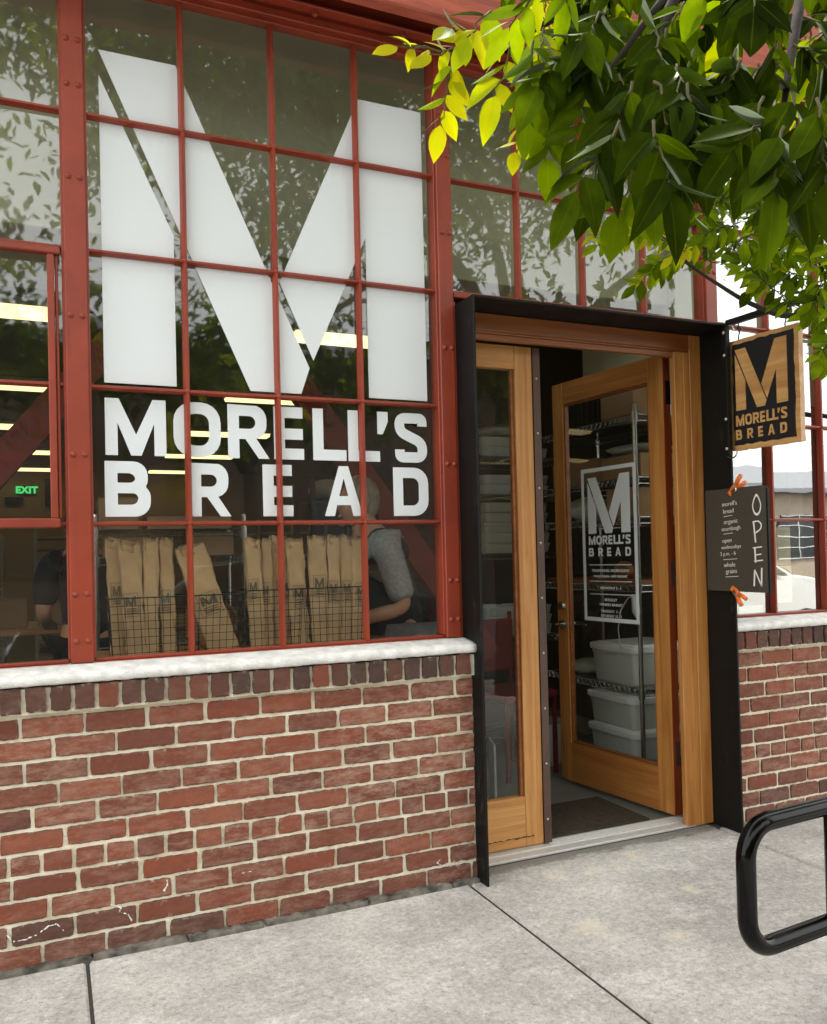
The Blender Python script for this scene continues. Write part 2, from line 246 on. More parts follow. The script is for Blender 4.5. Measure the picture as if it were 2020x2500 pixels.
# ------------------------------------------------------------------ mesh helpers
class MB:
    def __init__(s): s.v = []; s.f = []; s.m = []; s.mi = 0; s.att = {}
    def add(s, vs, fs, **att):
        o = len(s.v); s.v += [tuple(v) for v in vs]; s.f += [tuple(o+i for i in f) for f in fs]; s.m += [s.mi]*len(fs)
        for k, val in att.items():
            a = s.att.setdefault(k, {}); 
            for i in range(len(vs)): a[o+i] = val[i] if isinstance(val, (list, tuple)) else val
        return s
    def box(s, x0, x1, y0, y1, z0, z1, ch=0., **att):
        if x0 > x1: x0, x1 = x1, x0
        if y0 > y1: y0, y1 = y1, y0
        if z0 > z1: z0, z1 = z1, z0
        c = min(ch, (x1-x0)*.45, (y1-y0)*.45, (z1-z0)*.45)
        if c <= 0:
            return s.add([(x, y, z) for x in (x0, x1) for y in (y0, y1) for z in (z0, z1)],
                         [(0, 1, 3, 2), (4, 6, 7, 5), (0, 4, 5, 1), (2, 3, 7, 6), (0, 2, 6, 4), (1, 5, 7, 3)], **att)
        vs = []; 
        for x in (0, 1):
            for y in (0, 1):
                for z in (0, 1):
                    X, Y, Z = (x0, x1)[x], (y0, y1)[y], (z0, z1)[z]; dx, dy, dz = c*(1-2*x), c*(1-2*y), c*(1-2*z)
                    vs += [(X, Y+dy, Z+dz), (X+dx, Y, Z+dz), (X+dx, Y+dy, Z)]
        I = lambda x, y, z, k: ((x*2+y)*2+z)*3+k
        fs = []
        for a in (0, 1):
            fs += [(I(a,0,0,0), I(a,1,0,0), I(a,1,1,0), I(a,0,1,0)), (I(0,a,0,1), I(1,a,0,1), I(1,a,1,1), I(0,a,1,1)), (I(0,0,a,2), I(1,0,a,2), I(1,1,a,2), I(0,1,a,2))]
            for b in (0, 1):
                fs += [(I(a,b,0,0), I(a,b,1,0), I(a,b,1,1), I(a,b,0,1)), (I(a,0,b,0), I(a,1,b,0), I(a,1,b,2), I(a,0,b,2)), (I(0,a,b,1), I(1,a,b,1), I(1,a,b,2), I(0,a,b,2))]
                for d in (0, 1): fs.append((I(a,b,d,0), I(a,b,d,1), I(a,b,d,2)))
        return s.add(vs, fs, **att)
    def tube(s, pts, r, n=8, closed=False, cap=True, r2=None, **att):
        P = [Vector(p) for p in pts]; k = len(P); vs = []; fs = []
        prev = None
        for i, p in enumerate(P):
            if closed: t = (P[(i+1) % k]-P[i-1])
            else: t = P[min(i+1, k-1)]-P[max(i-1, 0)]
            t.normalize()
            if prev is None:
                a = Vector((0, 0, 1)) if abs(t.z) < .9 else Vector((1, 0, 0)); u = t.cross(a).normalized()
            else: u = (prev-t*prev.dot(t)).normalized()
            prev = u; v = t.cross(u)
            rr = r[i] if isinstance(r, (list, tuple)) else r
            for j in range(n):
                an = 2*math.pi*j/n; vs.append(p+(u*math.cos(an)+v*math.sin(an))*rr)
        seg = k if closed else k-1
        for i in range(seg):
            for j in range(n):
                a, b = i*n+j, i*n+(j+1) % n; c, d = ((i+1) % k)*n+(j+1) % n, ((i+1) % k)*n+j
                fs.append((a, b, c, d))
        if cap and not closed: fs += [tuple(range(n))[::-1], tuple(range((k-1)*n, k*n))]
        return s.add(vs, fs, **att)
    def lathe(s, prof, cx=0, cy=0, n=16, **att):   # prof: (r,z)
        vs = []; fs = []
        for r, z in prof:
            for j in range(n): a = 2*math.pi*j/n; vs.append((cx+r*math.cos(a), cy+r*math.sin(a), z))
        for i in range(len(prof)-1):
            for j in range(n): fs.append((i*n+j, i*n+(j+1) % n, (i+1)*n+(j+1) % n, (i+1)*n+j))
        fs += [tuple(range(n))[::-1], tuple(range((len(prof)-1)*n, len(prof)*n))]
        return s.add(vs, fs, **att)
    def dome(s, p, r, ax, n=10):      # half sphere pointing along ax (unit)
        p = Vector(p); a = Vector(ax); u = a.orthogonal().normalized(); v = a.cross(u); vs = []; fs = []
        rings = [(1, 0), (.96, .25), (.8, .55), (.5, .8), (.2, .9)]
        for q, h in rings:
            for j in range(n): t = 2*math.pi*j/n; vs.append(p+(u*math.cos(t)+v*math.sin(t))*r*q+a*r*h)
        for i in range(len(rings)-1):
            for j in range(n): fs.append((i*n+j, i*n+(j+1) % n, (i+1)*n+(j+1) % n, (i+1)*n+j))
        fs.append(tuple(range((len(rings)-1)*n, len(rings)*n))); return s.add(vs, fs)
    def prism(s, poly, fn, d0, d1):   # poly 2D CCW, fn(u,v,d)->3D
        n = len(poly); vs = [fn(u, v, d0) for u, v in poly]+[fn(u, v, d1) for u, v in poly]
        fs = [tuple(range(n))[::-1], tuple(range(n, 2*n))]+[(i, (i+1) % n, n+(i+1) % n, n+i) for i in range(n)]
        return s.add(vs, fs)
    def build(s, name, mats, parent=None, smooth=False, label=None, loc=None, rotz=0, bevel=0):
        me = bpy.data.meshes.new(name); me.from_pydata(s.v, [], s.f)
        if not isinstance(mats, (list, tuple)): mats = [mats]
        for m in mats: me.materials.append(MT[m] if isinstance(m, str) else m)
        if len(mats) > 1: me.polygons.foreach_set('material_index', s.m)
        for k, a in s.att.items():
            at_ = me.attributes.new(k, 'FLOAT', 'POINT'); at_.data.foreach_set('value', [float(a.get(i, 0)) for i in range(len(s.v))])
        bm = bmesh.new(); bm.from_mesh(me); bmesh.ops.recalc_face_normals(bm, faces=bm.faces)
        if bevel: bmesh.ops.bevel(bm, geom=bm.edges[:], offset=bevel, segments=1, affect='EDGES')
        bm.to_mesh(me); bm.free()
        if smooth: me.polygons.foreach_set('use_smooth', [True]*len(me.polygons))
        o = bpy.data.objects.new(name, me); C.objects.link(o)
        if parent: o.parent = parent
        if loc: o.location = loc
        if rotz: o.rotation_euler[2] = rotz
        if label: o['label'] = label
        return o
def ellip(mb, c, rx, ry, rz, n=18, k=12, f=None):
    vs = []; fs = []
    for i in range(k+1):
        a = math.pi*i/k
        for j in range(n):
            t = 2*math.pi*j/n; p = Vector((math.sin(a)*math.cos(t), math.sin(a)*math.sin(t), math.cos(a))); q = f(p) if f else 1
            vs.append((c[0]+rx*p.x*q, c[1]+ry*p.y*q, c[2]+rz*p.z*q))
    for i in range(k):
        for j in range(n): fs.append((i*n+j, (i+1)*n+j, (i+1)*n+(j+1) % n, i*n+(j+1) % n))
    return mb.add(vs, fs)
def smooth_by_angle(o, deg=40):
    me = o.data; me.polygons.foreach_set('use_smooth', [True]*len(me.polygons)); me.set_sharp_from_angle(angle=math.radians(deg))
def tag(o, label, cat, group=None, kind=None):
    o['label'] = label; o['category'] = cat
    if group: o['group'] = group
    if kind: o['kind'] = kind
    return o
def empty(name, loc=(0, 0, 0), rotz=0, label=None, cat=None, group=None):
    o = bpy.data.objects.new(name, None); C.objects.link(o); o.location = loc; o.rotation_euler[2] = rotz
    if label: tag(o, label, cat, group)
    return o
def dup(root, loc, rotz=0, label=None, group=None):
    def cp(o, par):
        c = o.copy(); C.objects.link(c)
        if par: c.parent = par
        for ch in [x for x in bpy.data.objects if x.parent == o]: cp(ch, c)
        return c
    r = cp(root, None); r.location = loc; r.rotation_euler[2] = rotz
    if label: r['label'] = label
    if group: r['group'] = group
    return r
DG = bpy.context.evaluated_depsgraph_get
def curve_mesh(outlines, thick):
    cu = bpy.data.curves.new('outline', 'CURVE'); cu.dimensions = '2D'; cu.fill_mode = 'BOTH'; cu.extrude = thick/2
    for ol in outlines:
        sp = cu.splines.new('POLY'); sp.points.add(len(ol)-1); sp.use_cyclic_u = True
        for i, (u, v) in enumerate(ol): sp.points[i].co = (u, v, 0, 1)
    return _c2m(cu)
def _c2m(cu):
    o = bpy.data.objects.new('tmp', cu); C.objects.link(o); bpy.context.view_layer.update()
    me = bpy.data.meshes.new_from_object(o.evaluated_get(DG())); bpy.data.objects.remove(o); return me
def text_mesh(txt, size, thick, align='CENTER', spacing=1., bold=0.):
    cu = bpy.data.curves.new('text', 'FONT'); cu.body = txt; cu.size = size; cu.extrude = thick/2; cu.align_x = align; cu.space_character = spacing; cu.offset = bold; cu.resolution_u = 3
    return _c2m(cu)
def frame(o, origin, u, v):     # place a flat mesh: local x->u, y->v
    u = Vector(u).normalized(); v = Vector(v).normalized(); n = u.cross(v)
    o.matrix_local = Matrix(((u.x, v.x, n.x, origin[0]), (u.y, v.y, n.y, origin[1]), (u.z, v.z, n.z, origin[2]), (0, 0, 0, 1)))
def link_mesh(name, me, m, parent, origin, u, v, label=None):
    me.materials.clear(); me.materials.append(MT[m]); o = bpy.data.objects.new(name, me); C.objects.link(o); o.parent = parent; frame(o, origin, u, v)
    if label: o['label'] = label
    return o
def join_meshes(parts):         # [(mesh, dx, dy)] -> one mesh
    bm = bmesh.new()
    for me, dx, dy in parts:
        me.transform(Matrix.Translation((dx, dy, 0))); bm.from_mesh(me)
    out = bpy.data.meshes.new('joined'); bm.to_mesh(out); bm.free(); return out
# ------------------------------------------------------------------ lettering outlines (heavy square grotesque with rounded corners)
def rr(x0, y0, x1, y1, r):      # r: radii for (x0y0),(x1y0),(x1y1),(x0y1)
    if not isinstance(r, (list, tuple)): r = [r]*4
    o = []; cs = [(x0, y0, 180), (x1, y0, 270), (x1, y1, 0), (x0, y1, 90)]
    for (x, y, a0), q in zip(cs, r):
        if q <= 0: o.append((x, y)); continue
        cx = x+q if x == x0 else x-q; cy = y+q if y == y0 else y-q
        for k in range(6): a = math.radians(a0+18*k); o.append((cx+q*math.cos(a), cy+q*math.sin(a)))
    return o
def round_path(pts, r, n=6):
    o = [pts[0]]
    for i in range(1, len(pts)-1):
        p, a, b = Vector(pts[i]), Vector(pts[i-1]), Vector(pts[i+1]); da = (a-p); db = (b-p); q = min(r, da.length*.49, db.length*.49)
        s, e = p+da.normalized()*q, p+db.normalized()*q
        for k in range(n+1):
            t = k/n; o.append(tuple(s*(1-t)**2+p*2*t*(1-t)+e*t*t))
    return o+[pts[-1]]
def stroke(pts, t):
    L, Rr = [], []
    for i, p in enumerate(pts):
        a = Vector(pts[max(i-1, 0)]); b = Vector(pts[min(i+1, len(pts)-1)]); d = (b-a).normalized(); n = Vector((-d.y, d.x))*t/2
        L.append((p[0]+n.x, p[1]+n.y)); Rr.append((p[0]-n.x, p[1]-n.y))
    return L+Rr[::-1]
def glyph(ch, W, H, t):
    if ch == 'M':
        P = [(0,0),(0,1),(.225,1),(.5,.37),(.78,1),(1,1),(1,0),(.80,0),(.80,.57),(.585,0),(.415,0),(.2,.57),(.2,0)]
        return [[(x*W, y*H) for x, y in P]]
    if ch == 'O': return [rr(0, 0, W, H, W*.42), rr(t, t, W-t, H-t, W*.20)]
    if ch == 'D': return [rr(0, 0, W, H, [0, W*.40, W*.40, 0]), rr(t, t, W-t, H-t, [0, W*.18, W*.18, 0])]
    if ch == 'E': return [[(0,0),(0,H),(W*.97,H),(W*.97,H-t),(t,H-t),(t,H*.59),(W*.97,H*.59),(W*.97,H*.59-t),(t,H*.59-t),(t,t),(W,t),(W,0)]]
    if ch == 'L': return [[(0,0),(0,H),(t,H),(t,t),(W,t),(W,0)]]
    if ch == "'": return [[(0,H*.55),(0,H),(W,H),(W,H*.8),(W*.5,H*.55)]]
    if ch == 'A': return [[(0,0),(W*.385,H),(W*.63,H),(W,0),(W*.745,0),(W*.68,H*.22),(W*.32,H*.22),(W*.26,0)], [(W*.38,H*.40),(W*.62,H*.40),(W*.505,H*.76)]]
    if ch == 'R':
        top = rr(0, H*.42, W*.96, H, [0, W*.34, W*.34, 0]); i0 = [k for k, p in enumerate(top)]
        o = [(0,0),(t,0),(t,H*.36),(W*.42,H*.36),(W*.74,0),(W,0)]+[(W*.68,H*.38)]
        arc = [p for p in rr(0, H*.36, W*.94, H, [0, W*.34, W*.34, 0])][1:-1]
        arc = [p for p in arc if p[0] > W*.65]
        return [o+arc+[(0, H)], rr(t, H*.36+t*.92, W*.94-t, H-t, [0, W*.15, W*.15, 0])]
    if ch == 'B':
        lo = [p for p in rr(0, 0, W, H*.56, [0, W*.34, W*.25, 0])][1:-1]; hi = [p for p in rr(0, H*.50, W*.94, H, [0, W*.2, W*.32, 0])][1:-1]
        lo = [p for p in lo if p[1] < H*.5]; hi = [p for p in hi if p[1] > H*.56]
        return [[(0,0)]+lo+[(W*.90, H*.53)]+hi+[(0,H)], rr(t, t, W-t, H*.5-t*.36, [0, W*.15, W*.12, 0]), rr(t, H*.5+t*.52, W*.94-t, H-t, [0, W*.12, W*.15, 0])]
    if ch == 'S':
        h = t/2; p = round_path([(W-h, H*.74), (W-h, H-h), (h, H-h), (h, H*.62), (W-h, H*.40), (W-h, h), (h, h), (h, H*.26)], W*.34, 8)
        return [stroke(p, t)]
    if ch == 'P': return [[(0,0),(t,0),(t,H*.4),(W,H*.4),(W,H),(0,H)], rr(t, H*.4+t, W-t, H-t, 0)]
def word_outlines(items, z0, H, t):
    o = []
    for ch, x0, x1 in items:
        for ol in glyph(ch, x1-x0, H, t): o.append([(x0+u, z0+v) for u, v in ol])
    return o
LG = [[(0,0),(0,.91),(.198,.46),(.198,0)], [(0,.985),(.212,.985),(.60,.085),(.572,0),(.414,0)], [(.781,1),(1,1),(1,0),(.795,0),(.795,.535),(.613,.11),(.51,.353)]]
def logo(x0, x1, z0, z1): return [[(x0+u*(x1-x0), z0+v*(z1-z0)) for u, v in p] for p in LG]
W1 = [('M',.053,.251),('O',.276,.438),('R',.463,.612),('E',.630,.742),('L',.777,.907),('L',.915,1.043),("'",1.034,1.078),('S',1.106,1.242)]
W2 = [('B',.049,.196),('R',.326,.470),('E',.585,.697),('A',.817,.968),('D',1.095,1.243)]

# ================================================================== THE BUILDING
bld = empty('bakery_building', (0, 0, 0), 0, 'red brick and red steel bakery shopfront with big gridded windows and an open wooden door', 'building')
# ---- brick walls
def brick(mb, x0, x1, z0, z1, yf, tone, wear, depth=.03, nx=16, nz=5, rg=None, jit=.0016):
    rg = rg or R_; vs = []; fs = []; ed = []; W, H = x1-x0, z1-z0; nx = max(4, int(nx*W/.17)) if W > .07 else 6
    tx, tz = rg.uniform(-.0015, .0015), rg.uniform(-.0012, .0012); off = rg.uniform(-.003, .0005)
    cx = [rg.uniform(.0005, .006) if rg.random() < .35 else rg.uniform(0, .0018) for _ in range(4)]   # chipped corners
    us = [0, .012]+[i/(nx-2) for i in range(1, nx-2)]+[.988, 1]; vz = [0, .06, .35, .65, .94, 1]; nx = len(us)-1; nz = len(vz)-1
    wob = [rg.uniform(-jit, jit) for _ in range(2*(nx+1)+2*(nz+1))]
    bowl, bowr = rg.uniform(-.001, .001), rg.uniform(-.001, .001)
    for j in range(nz+1):
        for i in range(nx+1):
            u, v = us[i], vz[j]; x = x0+W*u; z = z0+H*v; y = yf+off+tx*(u-.5)*2+tz*(v-.5)*2+rg.uniform(-.0006, .0006)
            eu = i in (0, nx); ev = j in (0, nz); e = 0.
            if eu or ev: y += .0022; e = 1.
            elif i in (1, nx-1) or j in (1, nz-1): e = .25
            if eu: x += wob[j+(0 if i == 0 else nz+1)]
            if ev: z += wob[2*(nz+1)+i+(0 if j == 0 else nx+1)]*.9+(bowl if j == 0 else bowr)*math.sin(math.pi*u)
            k = (0 if i < nx/2 else 1)+(0 if j < nz/2 else 2); q = cx[k]
            if (eu and j in (0, 1, nz-1, nz)) or (ev and i in (0, 1, nx-1, nx)): x += (q if i < nx/2 else -q)*.6; z += (q if j < nz/2 else -q)*.6; y += q*.4
            vs.append((x, y, z)); ed.append(e)
    n = nx+1
    for j in range(nz):
        for i in range(nx): fs.append((j*n+i, j*n+i+1, (j+1)*n+i+1, (j+1)*n+i))
    rim = [i for i in range(n)]+[j*n+nx for j in range(1, nz+1)]+[nz*n+i for i in range(nx-1, -1, -1)]+[j*n for j in range(nz-1, 0, -1)]
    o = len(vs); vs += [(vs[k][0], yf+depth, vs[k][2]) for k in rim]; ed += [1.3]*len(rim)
    for k in range(len(rim)): a, b = rim[k], rim[(k+1) % len(rim)]; fs.append((a, o+k, o+(k+1) % len(rim), b))
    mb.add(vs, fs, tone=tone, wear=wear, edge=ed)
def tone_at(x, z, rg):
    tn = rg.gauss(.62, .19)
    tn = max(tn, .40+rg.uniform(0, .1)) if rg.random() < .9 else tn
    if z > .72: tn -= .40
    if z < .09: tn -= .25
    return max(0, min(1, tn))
def brick_wall(x0, x1, phase, seed, label):
    rg = random.Random(seed); P, Pz, J = .188, .0705, .0115
    mb = MB(); z = .012; row = 0
    phs = [.03, .125, .05, .135, None, .10, .195, .085, .175, .07, .165]
    for row in range(11):
        z0 = .012+row*Pz; z1 = z0+Pz-J
        if row == 4:
            p = .0935; x = x0-((x0-phase-.03) % p)
            while x < x1:
                a, b = max(x, x0), min(x+p-J, x1)
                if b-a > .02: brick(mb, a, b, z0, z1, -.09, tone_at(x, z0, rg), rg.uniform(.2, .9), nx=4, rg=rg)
                x += p
            continue
        x = x0-((x0-phase-phs[row]) % P)
        while x < x1:
            jl = rg.uniform(-.004, .004); a, b = max(x+jl, x0), min(x+P-J, x1)
            if b-a > .015:
                we = rg.uniform(.05, .75)
                if x > .75 and x < 1.4 and z0 > .25: we = rg.uniform(.6, 1.15)
                if z0 < .08: we = rg.uniform(.3, .6)
                zz = rg.uniform(-.0015, .0015)
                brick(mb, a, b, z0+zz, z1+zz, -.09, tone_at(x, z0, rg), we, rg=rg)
            x += P
    # rowlock course under the sill
    x = x0+.004
    while x < x1-.02:
        wd = .0705; b = min(x+wd-.013, x1-.002)
        if b-x > .02: brick(mb, x, b, .797+rg.uniform(-.002, .002), .874, -.120, max(0, rg.gauss(.20, .17)), rg.uniform(0, .25), depth=.06, nx=3, nz=4, rg=rg, jit=.0028)
        x += wd
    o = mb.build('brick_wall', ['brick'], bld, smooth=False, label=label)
    mo = MB(); mo.box(x0-.002, x1+.002, -.0838, .12, -.05, .79); mo.box(x0-.002, x1+.002, -.108, .12, .79, .870)
    mo.build('mortar', 'mortar', o)
    ft = MB(); xx = x0
    while xx < x1:
        l = rg.uniform(.25, .5); brick(ft, xx, min(xx+l-.006, x1), -.03, .017+rg.uniform(-.005, .003), -.118+rg.uniform(-.005, .005), 0, 0, nx=14, rg=rg, jit=.004); xx += l
    ft.build('footing', 'moss', o)
    return o
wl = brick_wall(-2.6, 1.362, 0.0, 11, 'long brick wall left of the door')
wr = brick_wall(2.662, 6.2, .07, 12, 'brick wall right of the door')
# chalky scrawls on a few bricks
def scrawl(pts, parent, r=.0022):
    mb = MB(); rg = random.Random(int(abs(pts[0][0]*977)))
    P = []
    for (x, z), (x2, z2) in zip(pts, pts[1:]):
        for k in range(7): t = k/7; P.append(Vector((x+(x2-x)*t+rg.uniform(-.0012, .0012), -.0925+rg.uniform(0, .0035), z+(z2-z)*t+rg.uniform(-.0012, .0012))))
    mb.tube(P, [r*.62*rg.uniform(.15, 1.7) for _ in P], 5); mb.build('paint_scrawl', 'graff', parent)
def pxz(px, py): v = at(px, py, 1, -.095); return (v.x, v.z)
scrawl([pxz(*p) for p in [(10,1957),(25,1978),(55,1972),(78,1963),(100,1945),(120,1940),(137,1958)]], wl, .003)
scrawl([pxz(*p) for p in [(232,1900),(255,1905),(250,1915),(270,1920),(278,1935)]], wl, .0035)
scrawl([pxz(*p) for p in [(345,1870),(352,1858),(350,1845)]], wl, .004)
scrawl([pxz(*p) for p in [(488,1822),(494,1836),(510,1832),(535,1828)]], wl, .002)
scrawl([pxz(*p) for p in [(925,1805),(918,1812),(935,1820),(938,1812),(948,1820),(955,1806),(962,1822),(968,1806),(980,1808)]], wl, .002)
# ---- sills
def sill(x0, x1):
    mb = MB(); rg = random.Random(3); n = int((x1-x0)/.02); prof = [(.0, .93), (-.05, .926), (-.114, .915), (-.131, .909), (-.134, .897), (-.131, .884), (-.122, .8785), (.0, .8775)]
    vs = []; fs = []; k = len(prof)
    for i in range(n+1):
        for y, z in prof: vs.append((x0+(x1-x0)*i/n, y+rg.uniform(-.0015, .0015), z+rg.uniform(-.0014, .0014)*(1 if z < .91 else .3)))
    for i in range(n):
        for j in range(k): fs.append((i*k+j, i*k+(j+1) % k, (i+1)*k+(j+1) % k, (i+1)*k+j))
    fs += [tuple(range(k)), tuple(range(n*k, n*k+k))[::-1]]
    mb.add(vs, fs); return mb.build('window_sill', 'sill', bld, smooth=True)
sill(-2.6, 1.363); sill(2.662, 6.2)
# ---- steel windows
GY = .02
def vbar(mb, x, z0, z1, wd=.011, y0=-.012): mb.prism([(x-wd, .018), (x-wd*.9, .004), (x-wd*.42, y0), (x+wd*.42, y0), (x+wd*.9, .004), (x+wd, .018)], lambda u, v, d: (u, v, d), z0, z1)
def hbar(mb, z, x0, x1, wd=.0085, y0=-.010): mb.prism([(.0175, z-wd), (.003, z-wd*.9), (y0, z-wd*.42), (y0, z+wd*.42), (.003, z+wd*.9), (.0175, z+wd)], lambda u, v, d: (d, u, v), x0, x1)
ROWS = [.936, 1.385, 1.842, 2.296, 2.752, 3.208]
def steel_window(name, cols, x0, x1, rows, label, tilt=.0014, gm='glass'):
    fr = MB(); zb, zt = rows[0], rows[-1]
    fr.box(x0, x1, -.022, .03, zb-.027, zb-.006, .003); fr.box(x0, x1, -.010, .03, zb-.006, zb+.004, .002)
    fr.box(x0, x1, -.014, .03, zt-.004, zt+.02, .002)
    for x in cols: vbar(fr, x, zb+.004, zt-.004)
    for z in rows[1:-1]: hbar(fr, z, x0, x1)
    # little cast crossings
    for x in cols:
        for z in rows[1:-1]: fr.dome((x, -.0095, z), .0085, (0, -1, 0), 8)
    o = fr.build(name, 'red', bld, label=label)
    g = MB(); xs = [x0]+list(cols)+[x1]; rg = random.Random(len(cols)*7+int(x0*10))
    for i in range(len(xs)-1):
        for j in range(len(rows)-1):
            a, b, c, d = [rg.uniform(-tilt, tilt)*.5 for _ in range(4)]
            sx, sz = rg.uniform(-tilt, tilt), rg.uniform(-tilt, tilt)
            q = lambda u, v: GY+sx*u+sz*v
            g.add([(xs[i]+.001, q(-1,-1), rows[j]+.001), (xs[i+1]-.001, q(1,-1), rows[j]+.001), (xs[i+1]-.001, q(1,1), rows[j+1]-.001), (xs[i]+.001, q(-1,1), rows[j+1]-.001)], [(0, 1, 2, 3)])
    g.build('pane', gm, o); return o
w_left = steel_window('steel_window', [-1.70, -1.376, -1.053, -.73, -.41], -2.02, -.070, ROWS, 'tall gridded window at the left edge with a tilting vent sash')
w_main = steel_window('steel_window', [.3228, .6456, .9684], .008, 1.286, ROWS, 'tall gridded window carrying the large white lettering')
w_tran = steel_window('steel_window', [1.672, 1.994, 2.319], 1.356, 2.648, [2.300, 2.752, 3.208], 'gridded window above the door')
w_right = steel_window('steel_window', [3.045, 3.385, 3.72, 4.05, 4.38, 4.7, 5.02, 5.35, 5.68], 2.715, 6.1, ROWS, 'gridded window right of the door', gm='boostglass')
# vent sash of the left window
sm = MB()
for (a, b, c, d) in ((-1.99, -.078, 2.262, 2.285), (-1.99, -.090, 1.372, 1.402)): sm.box(a, b, -.034, -.002, c, d, .004)
sm.box(-.118, -.096, -.03, -.002, 1.402, 2.262, .003); sm.box(-.094, -.084, -.018, .0, 1.402, 2.262, .002); sm.box(-1.99, -1.965, -.03, -.002, 1.402, 2.262, .003)
sm.build('vent_sash', 'red', w_left)
# mullions with rivets
_rv = {}
def rivet(p, par, r=.0088, m='red'):
    if (r, m) not in _rv:
        mb = MB(); mb.lathe([(r*1.25, 0), (r*1.25, .0012)], n=12); mb.dome((0, 0, .001), r, (0, 0, 1)); _rv[r, m] = mb.build('rivet', m, par, smooth=True); o = _rv[r, m]
    else: o = _rv[r, m].copy(); C.objects.link(o); o.parent = par
    o.location = p; o.rotation_euler = (math.radians(90), 0, 0); return o
def mullion(x0, x1, z0, z1, pairs, zs):
    mb = MB(); mb.box(x0+.008, x1-.008, -.030, .05, z0, z1, .003); mb.box(x0, x1, -.018, .045, z0+.012, z1, .002)
    o = mb.build('mullion', 'red', bld)
    for z in zs:
        for x in pairs: rivet((x, -.0295, z), o)
    return o
RZ = [2.98, 2.83, 2.523, 2.067, 1.610, 1.154, 1.001]
mullion(-.073, .011, .93, 3.23, (-.049, -.013), RZ)
mullion(1.281, 1.359, .93, 3.23, (1.308, 1.339), RZ)
mullion(2.640, 2.722, 2.24, 3.23, (2.665, 2.697), [3.1, 2.98, 2.83, 2.523]); mullion(2.72, 2.735, .93, 2.24, (), ())
mullion(-2.10, -2.02, .93, 3.23, (-2.08, -2.04), RZ)
# lintel and fascia
mb = MB(); mb.box(-2.6, 6.2, -.030, .05, 3.222, 3.252, .003); mb.box(-2.6, 6.2, -.075, -.030, 3.262, 3.272, .002); mb.box(-2.6, 6.2, -.02, .05, 3.252, 3.6)
ln = mb.build('lintel_beam', 'red', bld)
for x in (-.9, -.25, .42, .80, 1.15, 1.8, 2.45):
    mb = MB(); mb.lathe([(.012, 3.262), (.012, 3.246), (.006, 3.242)], x, -.052, 6); mb.build('bolt', 'red', ln)
mb = MB(); mb.box(-2.6, 2.96, -.235, -.175, 3.235, 4.4, .006); mb.box(-2.6, 2.96, -.175, -.02, 3.60, 3.66)
fa = mb.build('fascia_board', 'redw', bld)
mb = MB(); mb.box(2.96, 6.2, -.10, -.02, 3.45, 4.4, .004); fb = mb.build('fascia_plate', 'redw', bld)
for i in range(10): rivet((3.02+i*.2, -.10, 3.5), fb, .013); rivet((3.02+i*.2, -.10, 3.56), fb, .013)
# wall above, side walls, roof and rooms behind
for q in ((-9, -2.6, -.08, .12, 0, 3.6), (6.2, 9, -.08, .12, 0, 3.6), (-9, 9, .05, .12, 3.6, 4.4)): mb = MB(); mb.box(*q); mb.build('outer_wall', 'dbrick', bld)
mb = MB(); mb.box(-9, 9, .12, 17, 3.9, 4.1); mb.build('roof', 'greyroof', bld)
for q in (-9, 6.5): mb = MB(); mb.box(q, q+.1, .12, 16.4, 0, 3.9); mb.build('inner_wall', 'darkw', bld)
mb = MB(); mb.box(-8.9, 6.5, 16.3, 16.4, 0, 3.9); mb.build('inner_wall', 'tan', bld, label='tan back wall with the exit sign')
mb = MB(); mb.box(-8.9, 6.5, 1.1, 16.3, 3.25, 3.30); mb.build('ceiling', 'ceil', bld)
mb = MB(); mb.box(-8.9, 2.76, .35, 1.1, 2.486, 3.9, .004); mb.build('soffit', 'plaster', bld); mb = MB(); mb.box(2.761, 6.5, .30, 1.1, 2.20, 3.9, .004); mb.build('soffit', 'plaster', bld)
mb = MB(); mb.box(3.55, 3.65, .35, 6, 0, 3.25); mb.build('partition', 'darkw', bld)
fl = MB(); fl.box(-8.9, 6.5, .13, 16.3, -.1, .004); tag(fl.build('floor', 'floor'), 'smooth grey green floor inside the bakery', 'floor', kind='structure')
# inner steel braces and column
def brace(p, q, w_=.085):
    a, b = Vector(p), Vector(q); d = (b-a).normalized(); n = Vector((-d.z, 0, d.x)); mb = MB()
    for s0, s1, y0, y1 in ((-w_/2, w_/2, 0, .012), (-w_/2, -w_/2+.012, .012, .07)):
        vs = [a+n*s0+Vector((0, y0, 0)), a+n*s1+Vector((0, y0, 0)), a+n*s1+Vector((0, y1, 0)), a+n*s0+Vector((0, y1, 0))]
        vs += [v+(b-a) for v in vs]; mb.add(vs, [(0, 1, 2, 3), (4, 7, 6, 5), (0, 4, 5, 1), (1, 5, 6, 2), (2, 6, 7, 3), (3, 7, 4, 0)])
    mb.build('brace', 'redb', bld)
brace((-1.2, 1.0, .60), (.55, 1.0, 2.75), .13); brace((.55, 1.0, 2.75), (2.05, 1.0, .7), .13)
mb = MB(); mb.box(2.30, 2.33, 2.2, 2.34, 0, 3.3); mb.box(2.33, 2.41, 2.265, 2.275, 0, 3.3); mb.box(2.41, 2.44, 2.2, 2.34, 0, 3.3); mb.build('inner_column', 'redb', bld)
# ---- lettering on the glass
link_mesh('logo', curve_mesh(logo(.053, 1.248, 1.861, 3.008), .0012), 'vinyl', w_main, (0, .0165, 0), (1, 0, 0), (0, 0, 1), 'giant white stencil letter M')
link_mesh('lettering', curve_mesh(word_outlines(W1, 1.617, .193, .0405)+word_outlines(W2, 1.409, .188, .0405), .0012), 'vinyl', w_main, (0, .0165, 0), (1, 0, 0), (0, 0, 1), "white words MORELL'S BREAD")

